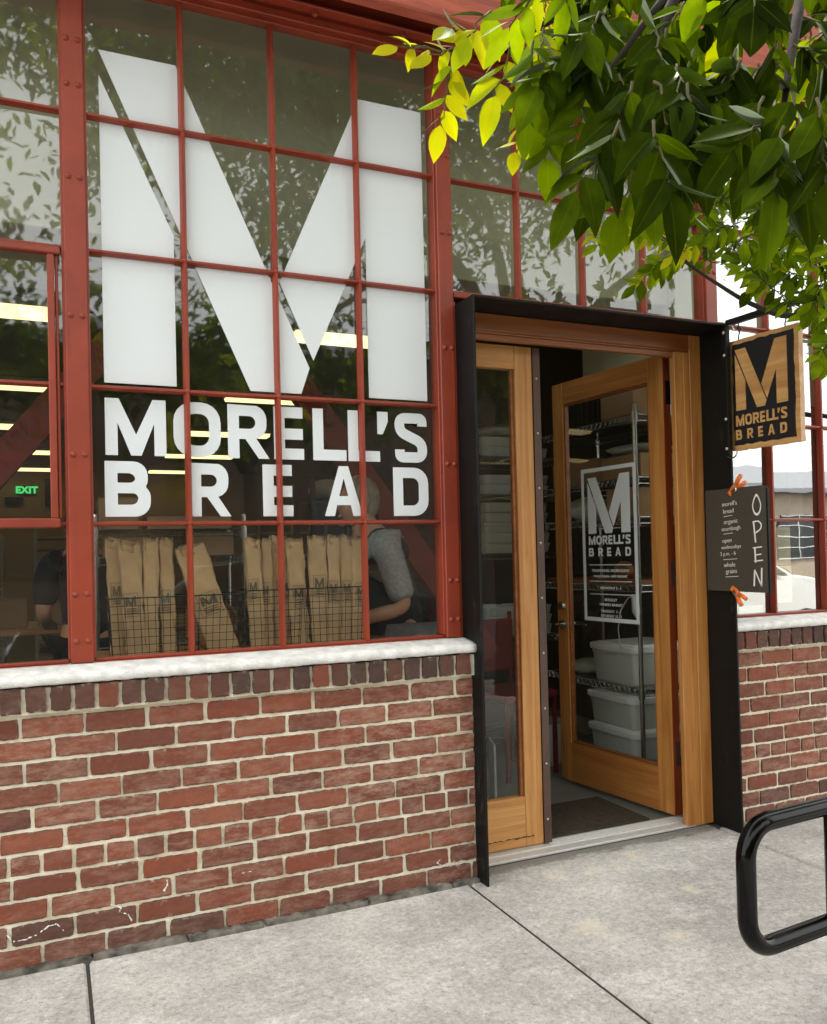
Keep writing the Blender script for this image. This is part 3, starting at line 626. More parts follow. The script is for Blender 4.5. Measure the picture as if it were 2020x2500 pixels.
# ---- black steel entrance surround
mb = MB(); T = .010
mb.box(1.362, 1.362+T, -.17, .01, 0, 2.243, .0015); mb.box(2.640-T, 2.640, -.17, .01, 0, 2.243, .0015); mb.box(1.362+T, 2.640-T, -.17, .01, 2.243-T, 2.243, .0015)
mb.build('entrance_surround', 'black', bld)
mb = MB(); mb.box(1.350, 1.362, -.02, .06, .9, 2.255); mb.build('flashing', 'red', bld)
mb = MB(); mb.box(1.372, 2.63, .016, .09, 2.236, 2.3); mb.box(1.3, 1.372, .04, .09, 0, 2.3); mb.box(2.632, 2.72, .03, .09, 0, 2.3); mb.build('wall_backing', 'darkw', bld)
# ---- wooden frame
mb = MB(); mb.mi = 0
mb.box(2.564, 2.630, 0, .05, .004, 2.232, .003); mb.box(2.479, 2.5635, .005, .034, .004, 2.1515, .003); mb.box(2.530, 2.5635, .0015, .005, .004, 2.15, .001)
mb.box(1.373, 1.42, 0, .086, .02, 2.16, .003)
mb.mi = 1
mb.box(1.373, 2.564, 0, .05, 2.160, 2.232, .003); mb.box(1.42, 2.5635, .006, .045, 2.152, 2.160, .002); mb.box(1.42, 2.479, .012, .036, 2.127, 2.152, .003)
dfm = mb.build('door_frame', ['woodv2', 'woodr'], bld)
# ---- sidelight
mb = MB(); y0, y1 = .09, .13
mb.mi = 0; mb.box(1.385, 1.50, y0, y1, .02, 2.134, .002); mb.box(1.692, 1.779, y0, y1, .02, 2.134, .002)
mb.mi = 1; mb.box(1.50, 1.692, y0+.0005, y1, 2.035, 2.134, .002); mb.box(1.50, 1.692, y0+.0005, y1, .02, .228, .002)
mb.mi = 2; mb.box(1.676, 1.692, y0+.010, y1-.01, .228, 2.035, .002); mb.box(1.50, 1.516, y0+.010, y1-.01, .228, 2.035, .002)
sl = mb.build('sidelight', ['woodv', 'woodh', 'woodr'], bld, label='narrow fixed glazed panel left of the door')
mb = MB(); mb.add([(1.516, .112, .228), (1.676, .112, .228), (1.676, .112, 2.035), (1.516, .112, 2.035)], [(0, 1, 2, 3)]); mb.build('pane', 'dglass', sl)
mb = MB(); mb.box(1.780, 1.815, .084, .088, .012, 2.132); mb.box(1.811, 1.815, .088, .16, .012, 2.132); ag = mb.build('angle_iron', 'brown', sl)
for k in range(9): rivet((1.797, .0845, .12+k*.235), sl, .0042, 'steel').name = 'screw'
mb = MB(); rg = random.Random(5); P = [Vector((1.505+i*.0125, .0885, .058+rg.uniform(-.003, .003)+i*.0002)) for i in range(19)]
mb.tube(P, [rg.uniform(.0004, .003) for _ in P], 5); mb.build('scuff_mark', 'dark', sl)
# ---- threshold
mb = MB(); mb.box(1.376, 2.60, .006, .058, .0, .011, .002); mb.box(1.376, 2.585, .058, .13, .0, .016, .001)
for k in range(4): mb.box(1.80, 2.53, .068+k*.013, .073+k*.013, .016, .020, .001)
mb.build('threshold', 'alu', bld)
# ---- door leaf, swung inwards
HX, HY = 2.492, .098; U = Vector((-.084, .794, 0)).normalized(); ang = math.atan2(-U.y, -U.x)   # local +x runs from the free edge to the hinge
DW = .80
mb = MB()      # local: x 0..DW, y 0 (outer face) .. .042 (inner), z
mb.mi = 0; mb.box(0, .083, 0, .042, .028, 2.165, .002); mb.box(DW-.098, DW, 0, .042, .028, 2.165, .002)
mb.mi = 1; mb.box(.083, DW-.098, .0004, .0416, 2.050, 2.165, .001); mb.box(.083, DW-.098, .0004, .0416, .028, .232, .001)
mb.mi = 2
for a, b, c, d in ((.083, .094, .232, 2.05), (DW-.109, DW-.098, .232, 2.05), (.094, DW-.109, .232, .243), (.094, DW-.109, 2.039, 2.05)): mb.box(a, b, .008, .034, c, d, .001)
dl = mb.build('door', ['woodv2', 'woodh2', 'woodr'], bld, label='glazed wooden door leaf standing open inwards')
dl.location = (HX+U.x*DW, HY+U.y*DW, 0); dl.rotation_euler[2] = ang
mb = MB(); mb.add([(.094, .02, .243), (DW-.109, .02, .243), (DW-.109, .02, 2.039), (.094, .02, 2.039)], [(0, 1, 2, 3)]); mb.build('pane', 'dglass', dl)
mb = MB(); mb.box(DW, DW+.002, -.0005, .0425, .03, 2.163); mb.build('edge_strip', 'redwood', dl)
mb = MB(); mb.box(-.001, 0, .001, .041, .03, 2.163); mb.build('weather_strip', 'dark', dl)
for z in (.31, 1.14, 1.985):
    hb = MB(); hb.box(DW+.0025, DW+.0045, .012, .042, z-.055, z+.055); hb.lathe([(.0075, z-.058), (.0075, z+.058)], DW+.010, .050, 10); hb.box(DW+.010, DW+.050, .052, .055, z-.055, z+.055); hb.build('hinge', 'black' if z > 1.9 else 'brown', dl, smooth=False)
hb = MB(); hb.lathe([(.0, 0), (.026, 0), (.024, .008), (.012, .012)], 0, 0, 14)
def lever(side):
    mb = MB(); s = side; y = 0 if s < 0 else .042
    mb.tube([(.045, y, .865), (.045, y+s*.012, .865)], .026, 14); mb.tube([(.045, y, .865), (.045, y+s*.045, .865)], .009, 8)
    mb.tube([(.045, y+s*.045, .865), (.075, y+s*.05, .866), (.13, y+s*.045, .861)], [.010, .009, .006], 8)
    mb.build('handle', 'brass', dl, smooth=False)
    mb = MB(); mb.tube([(.045, y, .965), (.045, y+s*.018, .965)], [.024, .020], 14); mb.build('deadbolt', 'brass', dl)
lever(-1); lever(1)
mb = MB(); mb.box(-.004, -.001, .012, .030, .82, .91); mb.box(-.016, -.001, .015, .027, .855, .875); mb.build('latch_plate', 'brass', dl)
# decal on the door glass
D0, D1, Z0, Z1 = .198, .592, .894, 1.684; t_ = .020
dec = [[(D0, Z0), (D1, Z0), (D1, Z1), (D0, Z1)], [(D0+t_, Z0+t_), (D1-t_, Z0+t_), (D1-t_, Z1-t_), (D0+t_, Z1-t_)]]
lx0, lx1 = .245, .548; k = (lx1-lx0)/1.195
def mapw(items, z0, H, t): return word_outlines([(c, lx0+(a-.053)*k, lx0+(b-.053)*k) for c, a, b in items], z0, H, t)
dec += logo(lx0, lx1, 1.345, 1.640)+mapw(W1, 1.288, .046, .0100)+mapw(W2, 1.228, .044, .0100)
for z in (1.182, 1.098, 1.032): dec.append([(lx0, z), (lx1, z), (lx1, z+.004), (lx0, z+.004)])
link_mesh('decal', curve_mesh(dec, .0008), 'vinyl2', dl, (0, .0188, 0), (1, 0, 0), (0, 0, 1), 'frosted bakery logo in a thin rectangle on the door glass')
cx = (lx0+lx1)/2
tl = [('TRADITIONAL SOURDOUGH', 1.148, .0195, 1.05), ('WHOLE GRAIN · 100% ORGANIC', 1.120, .0165, 1.0), ('WEDNESDAY 3 - 6', 1.060, .0170, 1.1), ('BERKELEY', 1.000, .0185, 1.1), ('FARMERS MARKET', .975, .0185, 1.1), ('THURSDAY  3 - 7', .942, .0185, 1.05), ('SATURDAY 10 - 3', .918, .0185, 1.05)]
for s, z, sz, sp in tl: link_mesh('decal_text', join_meshes([(text_mesh(s, sz, .0006, spacing=sp, bold=.0004), cx, z)]), 'vinyl2', dl, (0, .0188, 0), (1, 0, 0), (0, 0, 1))

# ================================================================== GROUND
def slabs():
    mb = MB(); xs = [-4, -3.9+.02, -2.66, -1.345, -.036, 1.318, 2.602, 3.9, 5.2, 6.5, 9]; xs = sorted(xs)
    n = len(xs)
    for i in range(n-1):
        mb.box(xs[i]+.0055, xs[i+1]-.0055, -2.0, -.05, -.12, 0, .007); mb.box(xs[i]+.004, xs[i+1]-.004, -4.0, -2.008, -.12, 0, .005)
    mb.mi = 1; mb.box(-4, 9, -4.0, .1, -.13, -.008)
    mb.mi = 0; mb.box(1.3235, 2.5965, -.05, .004, -.12, 0, .003)
    return mb.build('pavement', ['conc', 'joint'])
tag(slabs(), 'mottled grey concrete pavement with tooled joints in front of the bakery', 'pavement', kind='structure')
mb = MB(); mb.box(-40, 60, -4.15, -4.004, -.20, -.002, .01); tag(mb.build('kerb', 'conc'), 'concrete kerb edging the pavement', 'kerb', kind='structure')
mb = MB(); mb.box(-60, 80, -60, -4.0, -.25, -.14); tag(mb.build('road', 'asphalt'), 'dark asphalt street behind the viewer', 'road', kind='structure')
mb = MB(); mb.box(-200, 200, -200, 200, -.6, -.26); tag(mb.build('ground', 'asphalt'), 'wide dark ground around the street', 'ground', kind='structure')
mb = MB(); mb.box(-40, -4, -4.0, .1, -.13, -.004); mb.box(9, 60, -4.0, .1, -.13, -.004); tag(mb.build('pavement', 'conc'), 'plain concrete pavement farther along the street', 'pavement', kind='structure')
# door mat
mb = MB(); A = [at(1365, 1718, 2, .012), at(1230, 1675, 2, .012), at(1110, 1690, 2, .012), at(1150, 1757, 2, .012)]
mb.box(1.84, 2.40, .16, .56, .0045, .013, .003); mo = mb.build('mat_pad', 'mat_')
mo.name = 'doormat'; tag(mo, 'dark brown worn doormat lying just inside the open door', 'doormat')
# ================================================================== STREET THINGS AT THE FRONT
# ---- sign bracket
br = empty('sign_bracket', (2.650, -.19, 0), 0, 'black steel bracket arm bolted beside the entrance, holding up the wooden sign', 'bracket')
dx, dy = .084, -.996
mb = MB(); mb.box(-.046, -.022, .006, .030, 1.66, 2.225, .002); mb.build('upright', 'black', br)
mb = MB(); P = Vector((-.012, .03, 2.248)); Q = P+Vector((dx, dy, 0))*.48
n_ = Vector((-dy, dx, 0))*.012
vs = [p+a*n_+Vector((0, 0, b)) for p in (P, Q) for a, b in ((-1, -.012), (1, -.012), (1, .012), (-1, .012))]
mb.add(vs, [(0, 1, 2, 3), (4, 7, 6, 5), (0, 4, 5, 1), (1, 5, 6, 2), (2, 6, 7, 3), (3, 7, 4, 0)]); mb.build('arm', 'black', br)
for z in (2.2, 2.10, 1.82, 1.69): rivet((-.0465, .018, z), br, .006, 'steel').rotation_euler = (0, math.radians(-90), 0)
for i in (0,):
    for o in [x for x in C.objects if x.parent == br and x.name.startswith('rivet')]: o.name = 'bolt'
for z, s_ in ((2.215, 1), (1.66, -1)):
    mb = MB(); c = Vector((-.034, .0, z)); mb.tube([c+Vector((0, -.028*math.cos(a), s_*.022*math.sin(a)-s_*.01)) for a in [math.pi*(i/12-.1) for i in range(15)]], .0035, 7); mb.build('wire_loop', 'chrome', br, smooth=True)
# ---- hanging sign
SO = Vector((2.655, -.20, 0)); SU = Vector((dx, dy, 0)).normalized()
sg = empty('hanging_sign', SO, 0, 'wooden hanging sign with a black field and a pale wooden M beside the door', 'sign')
Lp = lambda o: o
def sboard(u0, u1, z0, z1, d0, d1, name, m, wob=.0):
    # panel in the sign plane; normal points to the viewer side (-x)
    nn = Vector((-abs(SU.y), -SU.x, 0)); nn = Vector((SU.y, -SU.x, 0)); mb = MB(); rg = random.Random(9); pts = []
    k = 14
    for i in range(k): pts.append((u0+(u1-u0)*i/k, z0+rg.uniform(-wob, wob)))
    for i in range(k): pts.append((u1+rg.uniform(-wob, wob), z0+(z1-z0)*i/k))
    for i in range(k): pts.append((u1-(u1-u0)*i/k, z1+rg.uniform(-wob, wob)))
    for i in range(k): pts.append((u0+rg.uniform(-wob, wob), z1-(z1-z0)*i/k))
    mb.prism(pts, lambda u, v, d: (u, d, v), d0, d1); o = mb.build(name, m, sg)
    # local x along SU, local y = away from viewer
    o.rotation_euler[2] = math.atan2(SU.y, SU.x); return o
# local frame: x along SU (outwards from the wall); local +y = rot90(SU) = towards +x world (away from viewer)
sboard(-.045, .300, 1.683, 2.167, 0, .028, 'board', 'woods', .0015)
sboard(-.027, .279, 1.705, 2.148, -.0035, -.0002, 'black_field', 'signblack', .0032)
def sflat(name, me, m):
    me.materials.clear(); me.materials.append(MT[m]); o = bpy.data.objects.new(name, me); C.objects.link(o); o.parent = sg
    n = Vector((-SU.y, SU.x, 0))   # towards +x
    u, v = SU, Vector((0, 0, 1)); w_ = u.cross(v)
    org = -n*.0045
    o.matrix_local = Matrix(((u.x, v.x, w_.x, org.x), (u.y, v.y, w_.y, org.y), (u.z, v.z, w_.z, 0), (0, 0, 0, 1))); return o
def sl_map(items, u0, u1, z0, H, t):
    k = (u1-u0)/1.195; return word_outlines([(c, u0+(a-.053)*k, u0+(b-.053)*k) for c, a, b in items], z0, H, t)
woodflat = wood_mat('sign_cedar_letters', 0, (.62, .36, .14), (.52, .27, .09), (.36, .17, .05))
MT['woodflat'] = woodflat
o = sflat('logo', curve_mesh(logo(-.012, .248, 1.855, 2.127), .002), 'woodflat')
sflat('lettering', curve_mesh(sl_map(W1, -.015, .243, 1.787, .047, .0095)+sl_map(W2, -.017, .240, 1.727, .044, .0095), .002), 'woodflat')
for u in (.0, .235):
    mb = MB(); rg = random.Random(int(u*100)); p = Vector((SU.x*u+.01, SU.y*u, 2.165)); a = [p+Vector((0, .004*math.sin(i*1.4), .011*i)) for i in range(8)]; mb.tube(a, .0028, 6)
    mb.tube([p+Vector((0, .010*math.cos(t), .05+.012*math.sin(t))) for t in [i*.7 for i in range(8)]], .0025, 6); mb.build('hook', 'wire', sg, smooth=True)
# ---- chalkboard clipped to the surround
cb = empty('chalkboard', (2.612, 0, 0), 0, 'dark brown chalkboard reading OPEN clipped beside the door frame', 'chalkboard')
mb = MB(); k = 16; vs = []; fs = []
for i in range(k+1):
    u = i/k; y = -.030-u*.343; bend = .010*max(0, (u-.82)/.18)**2
    for xo in (-.0055, -.001):
        for z in (1.066-(.003*u), 1.516-(.002*u)-(.006 if i == k else 0)): vs.append((xo+bend, y, z))
for i in range(k):
    a = i*4; b = a+4
    fs += [(a, b, b+1, a+1), (a+2, a+3, b+3, b+2), (a+1, b+1, b+3, a+3), (a, a+2, b+2, b)]
fs += [(0, 1, 3, 2), (k*4, k*4+2, k*4+3, k*4+1)]
mb.add(vs, fs); mb.build('board', 'chalk', cb)
mb = MB(); mb.box(.0, .012, -.380, -.372, 1.06, 1.50); mb.build('edge_rail', 'black', cb)
def yz(y, z): return (-y, z)
def strokes(lst, t, par, name='lettering'):
    o = []
    for p in lst: o.append(stroke(round_path([( -y, z) for y, z in p], .012, 4) if len(p) > 2 else [(-y, z) for y, z in p], t))
    return o
def cbtext(me, name='lettering'):
    return link_mesh(name, me, 'ink', cb, (-.0062, 0, 0), (0, -1, 0), (0, 0, 1))
def tear(k): return [(.3275+k*(.0245*math.sin(a)*(1-.42*max(0, math.cos(a)))), 1.434+k*(.046*math.cos(a))-(1-k)*.0) for a in [2*math.pi*i/28 for i in range(28)]]
cbtext(curve_mesh([tear(1.), tear(.78)], .0006))
OP = [
 ([(-.308, 1.362), (-.316, 1.275)], .0075), ([(-.303, 1.362), (-.335, 1.366), (-.351, 1.350), (-.345, 1.330), (-.318, 1.316)], .0058),
 ([(-.311, 1.250), (-.313, 1.190)], .0078), ([(-.300, 1.252), (-.349, 1.256)], .0052), ([(-.314, 1.222), (-.345, 1.226)], .0052), ([(-.305, 1.196), (-.353, 1.200)], .0052),
 ([(-.307, 1.160), (-.301, 1.090)], .0078), ([(-.307, 1.160), (-.341, 1.092)], .0062), ([(-.341, 1.090), (-.345, 1.168)], .0075)]
for pts, tt in OP:
    me = curve_mesh([stroke(round_path([(-y, z) for y, z in pts], .02, 5), tt)], .0006); cbtext(me)
for s, y, z, sz in (("morell's", -.175, 1.440, .030), ('bread', -.168, 1.408, .030), ('organic', -.180, 1.362, .030), ('sourdough', -.180, 1.332, .028), ('open', -.155, 1.279, .030), ('wednesdays', -.178, 1.252, .026), ('3 p.m. - 6', -.158, 1.222, .026), ('whole', -.166, 1.172, .030), ('grains', -.176, 1.144, .030)):
    me = text_mesh(s, sz*.92, .0006, bold=-.0003); me.transform(Matrix.Translation((-y, z, 0)) @ Matrix.Rotation(math.radians(3), 4, 'Z') @ Matrix.Shear('XZ', 4, (0, 0))); cbtext(me)
for y0, y1, z in ((-.14, -.19, 1.393), (-.135, -.19, 1.316), (-.13, -.21, 1.203), (-.14, -.215, 1.127)): cbtext(curve_mesh([stroke([(-y0, z), (-y1, z+.004)], .002)], .0006))
# ---- spring clamps
def clamp(name, px_tip, px_end, label):
    X = 2.606; a = at(*px_tip, 0, X); b = at(*px_end, 0, X); d = (b-a); L = d.length; d.normalize(); n = Vector((0, -d.z, d.y))
    e = empty(name, a, 0, label, 'clamp', 'orange spring clamps on the chalkboard')
    for s in (-1, 1):
        mb = MB(); P = [Vector((0, 0, 0))+n*s*.006-d*.004, d*L*.30+n*s*.010, d*L*.45+n*s*.006, d*L*.75+n*s*.016, d*L*1.0+n*s*.020]
        r = [.006, .008, .009, .010, .009]
        mb.tube(P[:3], r[:3], 8); mb.build('jaw', 'brass' if s > 0 else 'orange', e, smooth=True)
        mb = MB(); mb.tube(P[2:], r[2:], 8); mb.build('grip', 'orange', e, smooth=True)
        mb = MB(); mb.tube([n*s*.005-d*.008, n*s*.005+d*.006], .0075, 8); mb.build('pad', 'orange', e)
    mb = MB(); c = d*L*.42; mb.tube([c-Vector((.013, 0, 0)), c+Vector((.013, 0, 0))], .0055, 10); mb.build('spring', 'steel', e)
clamp('spring_clamp', (1534, 1034), (1560, 1004), 'orange spring clamp at the top edge of the chalkboard')
clamp('spring_clamp', (1539, 1236), (1562, 1264), 'orange spring clamp at the bottom edge of the chalkboard')
# ---- bike rack: rounded loop on a post
def loop_rack():
    e = empty('bike_rack', (1.44, -1.39, 0), 0, 'glossy black tubular bike rack loop on the pavement near the door', 'bike rack')
    du = Vector((math.cos(math.radians(5)), math.sin(math.radians(5)), 0)); c = Vector((0, 0, 0))
    z0, z1 = LZ0, LZ1; u0, u1 = LU0, LU0+.68; r = .082; pts = []
    for cx_, cz_, a0 in ((u1-r, z0+r, 270), (u1-r, z1-r, 0), (u0+r, z1-r, 90), (u0+r, z0+r, 180)):
        for k in range(9): a = math.radians(a0+90*k/8); pts.append(c+du*(cx_+r*math.cos(a))+Vector((0, 0, cz_+r*math.sin(a))))
    mb = MB(); mb.tube(pts, .0238, 20, closed=True); mb.build('loop', 'gloss', e, smooth=True)
    m = (u0+u1)/2; mb = MB(); mb.tube([c+du*m+Vector((0, .0, z)) for z in (0, z1-.01)], .024, 16); mb.build('post', 'gloss', e, smooth=False)
    mb = MB(); pass
LZ0, LZ1, LU0 = .264, .570, -.016
loop_rack()

# ================================================================== INSIDE THE BAKERY
# ceiling lights
def light(x, y, lab):
    e = empty('ceiling_light', (x, y, 3.25), 0, lab, 'ceiling light', 'fluorescent lights in rows under the ceiling')
    mb = MB(); mb.box(-.61, .61, -.17, .17, -.055, 0); mb.build('housing', 'white', e)
    mb = MB(); mb.prism([(-.155, -.056), (.155, -.056), (.11, -.095), (-.11, -.095)], lambda u, v, d: (d, u, v), -.60, .60); mb.build('diffuser', 'lamp', e)
    return e
l0 = None
for j, y in enumerate((4.0, 6.9, 9.8, 12.6, 15.4)):
    for i, x in enumerate((-6.9, -3.8, -.69, 2.42)):
        rown = ('first', 'second', 'third', 'fourth', 'last')[j]; coln = ('far left', 'left', 'middle left', 'middle right')[i]
        lab = 'warm white ceiling light in the %s row back from the window, %s column' % (rown, coln)
        if l0 is None: l0 = light(x, y, lab)
        else: dup(l0, (x, y, 3.25), 0, lab)
# exit sign
p = at(56, 1028, 1, 16.25)
ex = empty('exit_sign', p, 0, 'green lit EXIT sign on the far tan wall', 'exit sign')
mb = MB(); mb.box(-.17, .17, -.02, .04, -.10, .10, .005); mb.build('backing', 'exitb', ex)
link_mesh('lettering', text_mesh('EXIT', .19, .004, spacing=1.1, bold=.010), 'exitg', ex, (0, -.024, -.065), (1, 0, 0), (0, 0, 1))
# work table along the window
tb = empty('display_table', (.62, .42, 0), 0, 'low wooden display table behind the main window', 'table')
mb = MB(); mb.box(-.68, .78, -.24, .28, .865, .895, .003); mb.build('tabletop', 'woodh', tb)
for x in (-.64, .74):
    for y in (-.2, .24): mb = MB(); mb.box(x-.025, x+.025, y-.025, y+.025, 0.004, .865); mb.build('leg', 'darkw', tb)
# wire baskets
def basket(x0, x1, y0, y1, z0, z1, lab):
    e = empty('wire_basket', ((x0+x1)/2, (y0+y1)/2, z0), 0, lab, 'basket', 'dark wire baskets in the window'); w2, d2, h = (x1-x0)/2, (y1-y0)/2, z1-z0; fl = .012
    def panel(nm, fn, W, r=.0011):
        mb = MB(); n = max(3, int(W/.0255)); m = int(h/.0255)
        for i in range(n+1): u = i/n; mb.tube([fn(u, 0), fn(u, 1)], r, 4)
        for j in range(m+1): v = j/m; mb.tube([fn(0, v), fn(1, v)], r, 4)
        mb.build(nm, 'wire', e)
    f = lambda v: fl*(v-1)
    panel('front_grid', lambda u, v: (-w2-f(v)+(2*w2+2*f(v))*u, -d2-f(v), h*v), 2*w2)
    panel('back_grid', lambda u, v: (-w2-f(v)+(2*w2+2*f(v))*u, d2+f(v), h*v), 2*w2)
    panel('side_grid', lambda u, v: (-w2-f(v), -d2-f(v)+(2*d2+2*f(v))*u, h*v), 2*d2); panel('side_grid', lambda u, v: (w2+f(v), -d2-f(v)+(2*d2+2*f(v))*u, h*v), 2*d2)
    mb = MB(); a, b = w2, d2; mb.tube([(-a, -b, h), (a, -b, h), (a, b, h), (-a, b, h)], .0028, 6, closed=True); mb.tube([(-a+fl, -b+fl, .003), (a-fl, -b+fl, .003), (a-fl, b-fl, .003), (-a+fl, b-fl, .003)], .0022, 6, closed=True); mb.build('rim', 'wire', e)
    return e
zt = .897
xb = [at(px, 1300, 1, .21).x for px in (229, 508, 516, 636, 641, 768)]
basket(xb[0], xb[1], .205, .40, zt, 1.125, 'widest dark wire basket, holding five paper bread bags, nearest the red rivet post')
basket(xb[2], xb[3], .205, .40, zt, 1.135, 'dark wire basket in the middle, holding four paper bread bags')
basket(xb[4], xb[5], .205, .40, zt, 1.135, 'dark wire basket closest to the man in grey')
# paper bags
def r5(x, y): return (x/1.4467/PS, (1150+y/1.4467)/PS)
def bag(xt0, xt1, yt, xb0, xb1, yd, lab, seed, st=True):
    rg = random.Random(seed); yb = yd; a0, a1 = at(*r5(xt0, yt), 1, yb), at(*r5(xt1, yt), 1, yb); b0, b1 = at(*r5(xb0, 640), 1, yb), at(*r5(xb1, 640), 1, yb)
    zb = zt+.004; base = Vector(((b0.x+b1.x)/2, yb, zb)); top = Vector(((a0.x+a1.x)/2, yb, (a0.z+a1.z)/2))
    e = empty('bread_bag', base, 0, lab, 'paper bag', 'brown paper bread bags in the window')
    Wt, Wb = abs(a1.x-a0.x)*.98, abs(b1.x-b0.x)*.92; Wb = max(Wb, Wt*.82); Dp = .034
    ax = (top-base); H = ax.length; ax.normalize(); ux = Vector((ax.z, 0, -ax.x)); n = 28; rings = 22; vs = []; fs = []; tilt = (a1.z-a0.z)*.3
    ph = rg.uniform(0, 6)
    for j in range(rings+1):
        v = j/rings; W = Wb+(Wt-Wb)*v; D = Dp*(1.15-.35*v)*(1 if j else .9); cr = .0022*(1-.4*v)
        for i in range(n):
            t = 2*math.pi*i/n; cx_, sx_ = math.cos(t), math.sin(t); q = lambda c: math.copysign(abs(c)**.42, c)
            r_ = cr*math.sin(5*t+ph+7*v)+.0022*math.sin(23*v+ph+3*t)+.0016*math.sin(41*v+2*ph-2*t)*(1-v)+rg.uniform(-.001, .001)
            hh = H*v
            if j == rings: hh += .006*math.sin(3*t+ph)+.004*math.cos(7*t)+cx_*W*.5*tilt/max(.03, W)*0
            p = ux*(q(cx_)*W/2+r_*cx_)+Vector((0, 1, 0))*(q(sx_)*D/2+r_*sx_)+ax*hh
            vs.append(p)
    for j in range(rings):
        for i in range(n): fs.append((j*n+i, j*n+(i+1) % n, (j+1)*n+(i+1) % n, (j+1)*n+i))
    fs.append(tuple(range(n))[::-1])
    o = len(vs)   # inside fold
    for i in range(n): vs.append(vs[rings*n+i]+(Vector((0, 0, 0))-ax*.035)-(vs[rings*n+i]-ax*H-ux*0)*.06)
    for i in range(n): fs.append((rings*n+i, rings*n+(i+1) % n, o+(i+1) % n, o+i))
    vs.append(ax*(H-.04)); fs += [(o+i, o+(i+1) % n, len(vs)-1) for i in range(n)]
    mb = MB(); mb.add(vs, fs); mb.build('paper', 'paper', e, smooth=True)
    if st:
        w_ = min(Wt, Wb)*rg.uniform(.30, .42); z0 = H*rg.uniform(.36, .46); z1 = z0+H*.2; t_ = .0016; sh = rg.uniform(-.2, .25)*Wt
        ol = [[(-w_+sh, z0), (w_+sh, z0), (w_+sh, z1), (-w_+sh, z1)], [(-w_+t_+sh, z0+t_), (w_-t_+sh, z0+t_), (w_-t_+sh, z1-t_), (-w_+t_+sh, z1-t_)]]
        ol += logo(-w_*.72+sh, w_*.72+sh, z0+(z1-z0)*.45, z1-.012)
        for z in (.12, .22, .32): ol.append([(-w_*.7+sh, z0+(z1-z0)*z), (w_*.7+sh, z0+(z1-z0)*z), (w_*.7+sh, z0+(z1-z0)*z+.0035), (-w_*.7+sh, z0+(z1-z0)*z+.0035)])
        me = curve_mesh(ol, .0006); link_mesh('printed_stamp', me, 'stamp', e, (0, -Dp*.56-.0025, 0), ux, ax)
BG = [(370, 432, 240, 396, 442, .30, 'paper bread bag at the left end of the widest basket, leaning left'),
 (414, 496, 250, 453, 512, .265, 'wide paper bread bag standing second in the widest basket'),
 (505, 560, 241, 505, 562, .27, 'paper bread bag with a torn notched top, upright left of the muntin bar'),
 (558, 611, 240, 570, 624, .285, 'paper bread bag upright just left of the gap with the dark loaf'),
 (612, 722, 262, 738, 852, .255, 'paper bread bag leaning steeply to the left, the only slanted one'),
 (861, 917, 237, 884, 941, .27, 'paper bread bag at the left end of the middle basket'),
 (917, 958, 240, 926, 967, .30, 'narrow paper bread bag standing second in the middle basket'),
 (948, 1012, 231, 960, 1030, .33, 'paper bread bag behind the vertical muntin bar in the middle basket'),
 (1008, 1069, 241, 1034, 1096, .27, 'paper bread bag at the right end of the middle basket'),
 (1086, 1152, 233, 1099, 1161, .27, 'paper bread bag at the left end of the basket beside the man'),
 (1155, 1201, 229, 1158, 1202, .27, 'narrow paper bread bag standing second in the basket beside the man'),
 (1198, 1246, 229, 1199, 1242, .28, 'narrow paper bread bag standing third in the basket beside the man'),
 (1243, 1292, 234, 1240, 1288, .265, 'paper bread bag closest to the man, at the right end of its basket')]
for i, b in enumerate(BG): bag(*b[:6], b[6], 40+i, i not in (2,))
# dark loaves
def loaf(p, L, r, lab, rz=0):
    mb = MB(); rg = random.Random(int(p[0]*100)); n = 16; k = 14; vs = []; fs = []
    for i in range(k+1):
        u = i/k; q = max(.05, math.sin(math.pi*min(.97, max(.03, u))))**.55
        for j in range(n):
            t = 2*math.pi*j/n; rr_ = r*q*(1+.10*math.sin(5*u*math.pi+t*2)+rg.uniform(-.05, .05)); vs.append((L*(u-.5), rr_*math.cos(t), max(-.65*r, rr_*math.sin(t))+.65*r))
    for i in range(k):
        for j in range(n): fs.append((i*n+j, i*n+(j+1) % n, (i+1)*n+(j+1) % n, (i+1)*n+j))
    fs += [tuple(range(n))[::-1], tuple(range(k*n, k*n+n))]; mb.add(vs, fs); o = mb.build('crust_body', 'crust', None, smooth=True, loc=p, rotz=rz); o.name = 'bread_loaf'
    tag(o, lab, 'loaf', 'dark crusted loaves in the window'); return o
q = at(465, 1290, 1, .33); loaf((q.x, .33, zt+.005), .17, .055, 'dark crusted loaf at the bottom of the widest basket, behind the muntin bar', .1)
loaf((q.x+.01, .345, zt+.10), .14, .045, 'dark crusted loaf lying on top of another loaf', 1.2)
q = at(575, 1210, 1, .36); loaf((q.x, .43, 1.06), .12, .05, 'golden crusted loaf raised behind the leaning bag', 1.45)
mb = MB(); mb.box(q.x-.09, q.x+.07, .38, .50, zt, 1.058, .004); o = mb.build('bread_crate', 'blackp', None); tag(o, 'dark crate behind the baskets, under the golden loaf', 'crate')
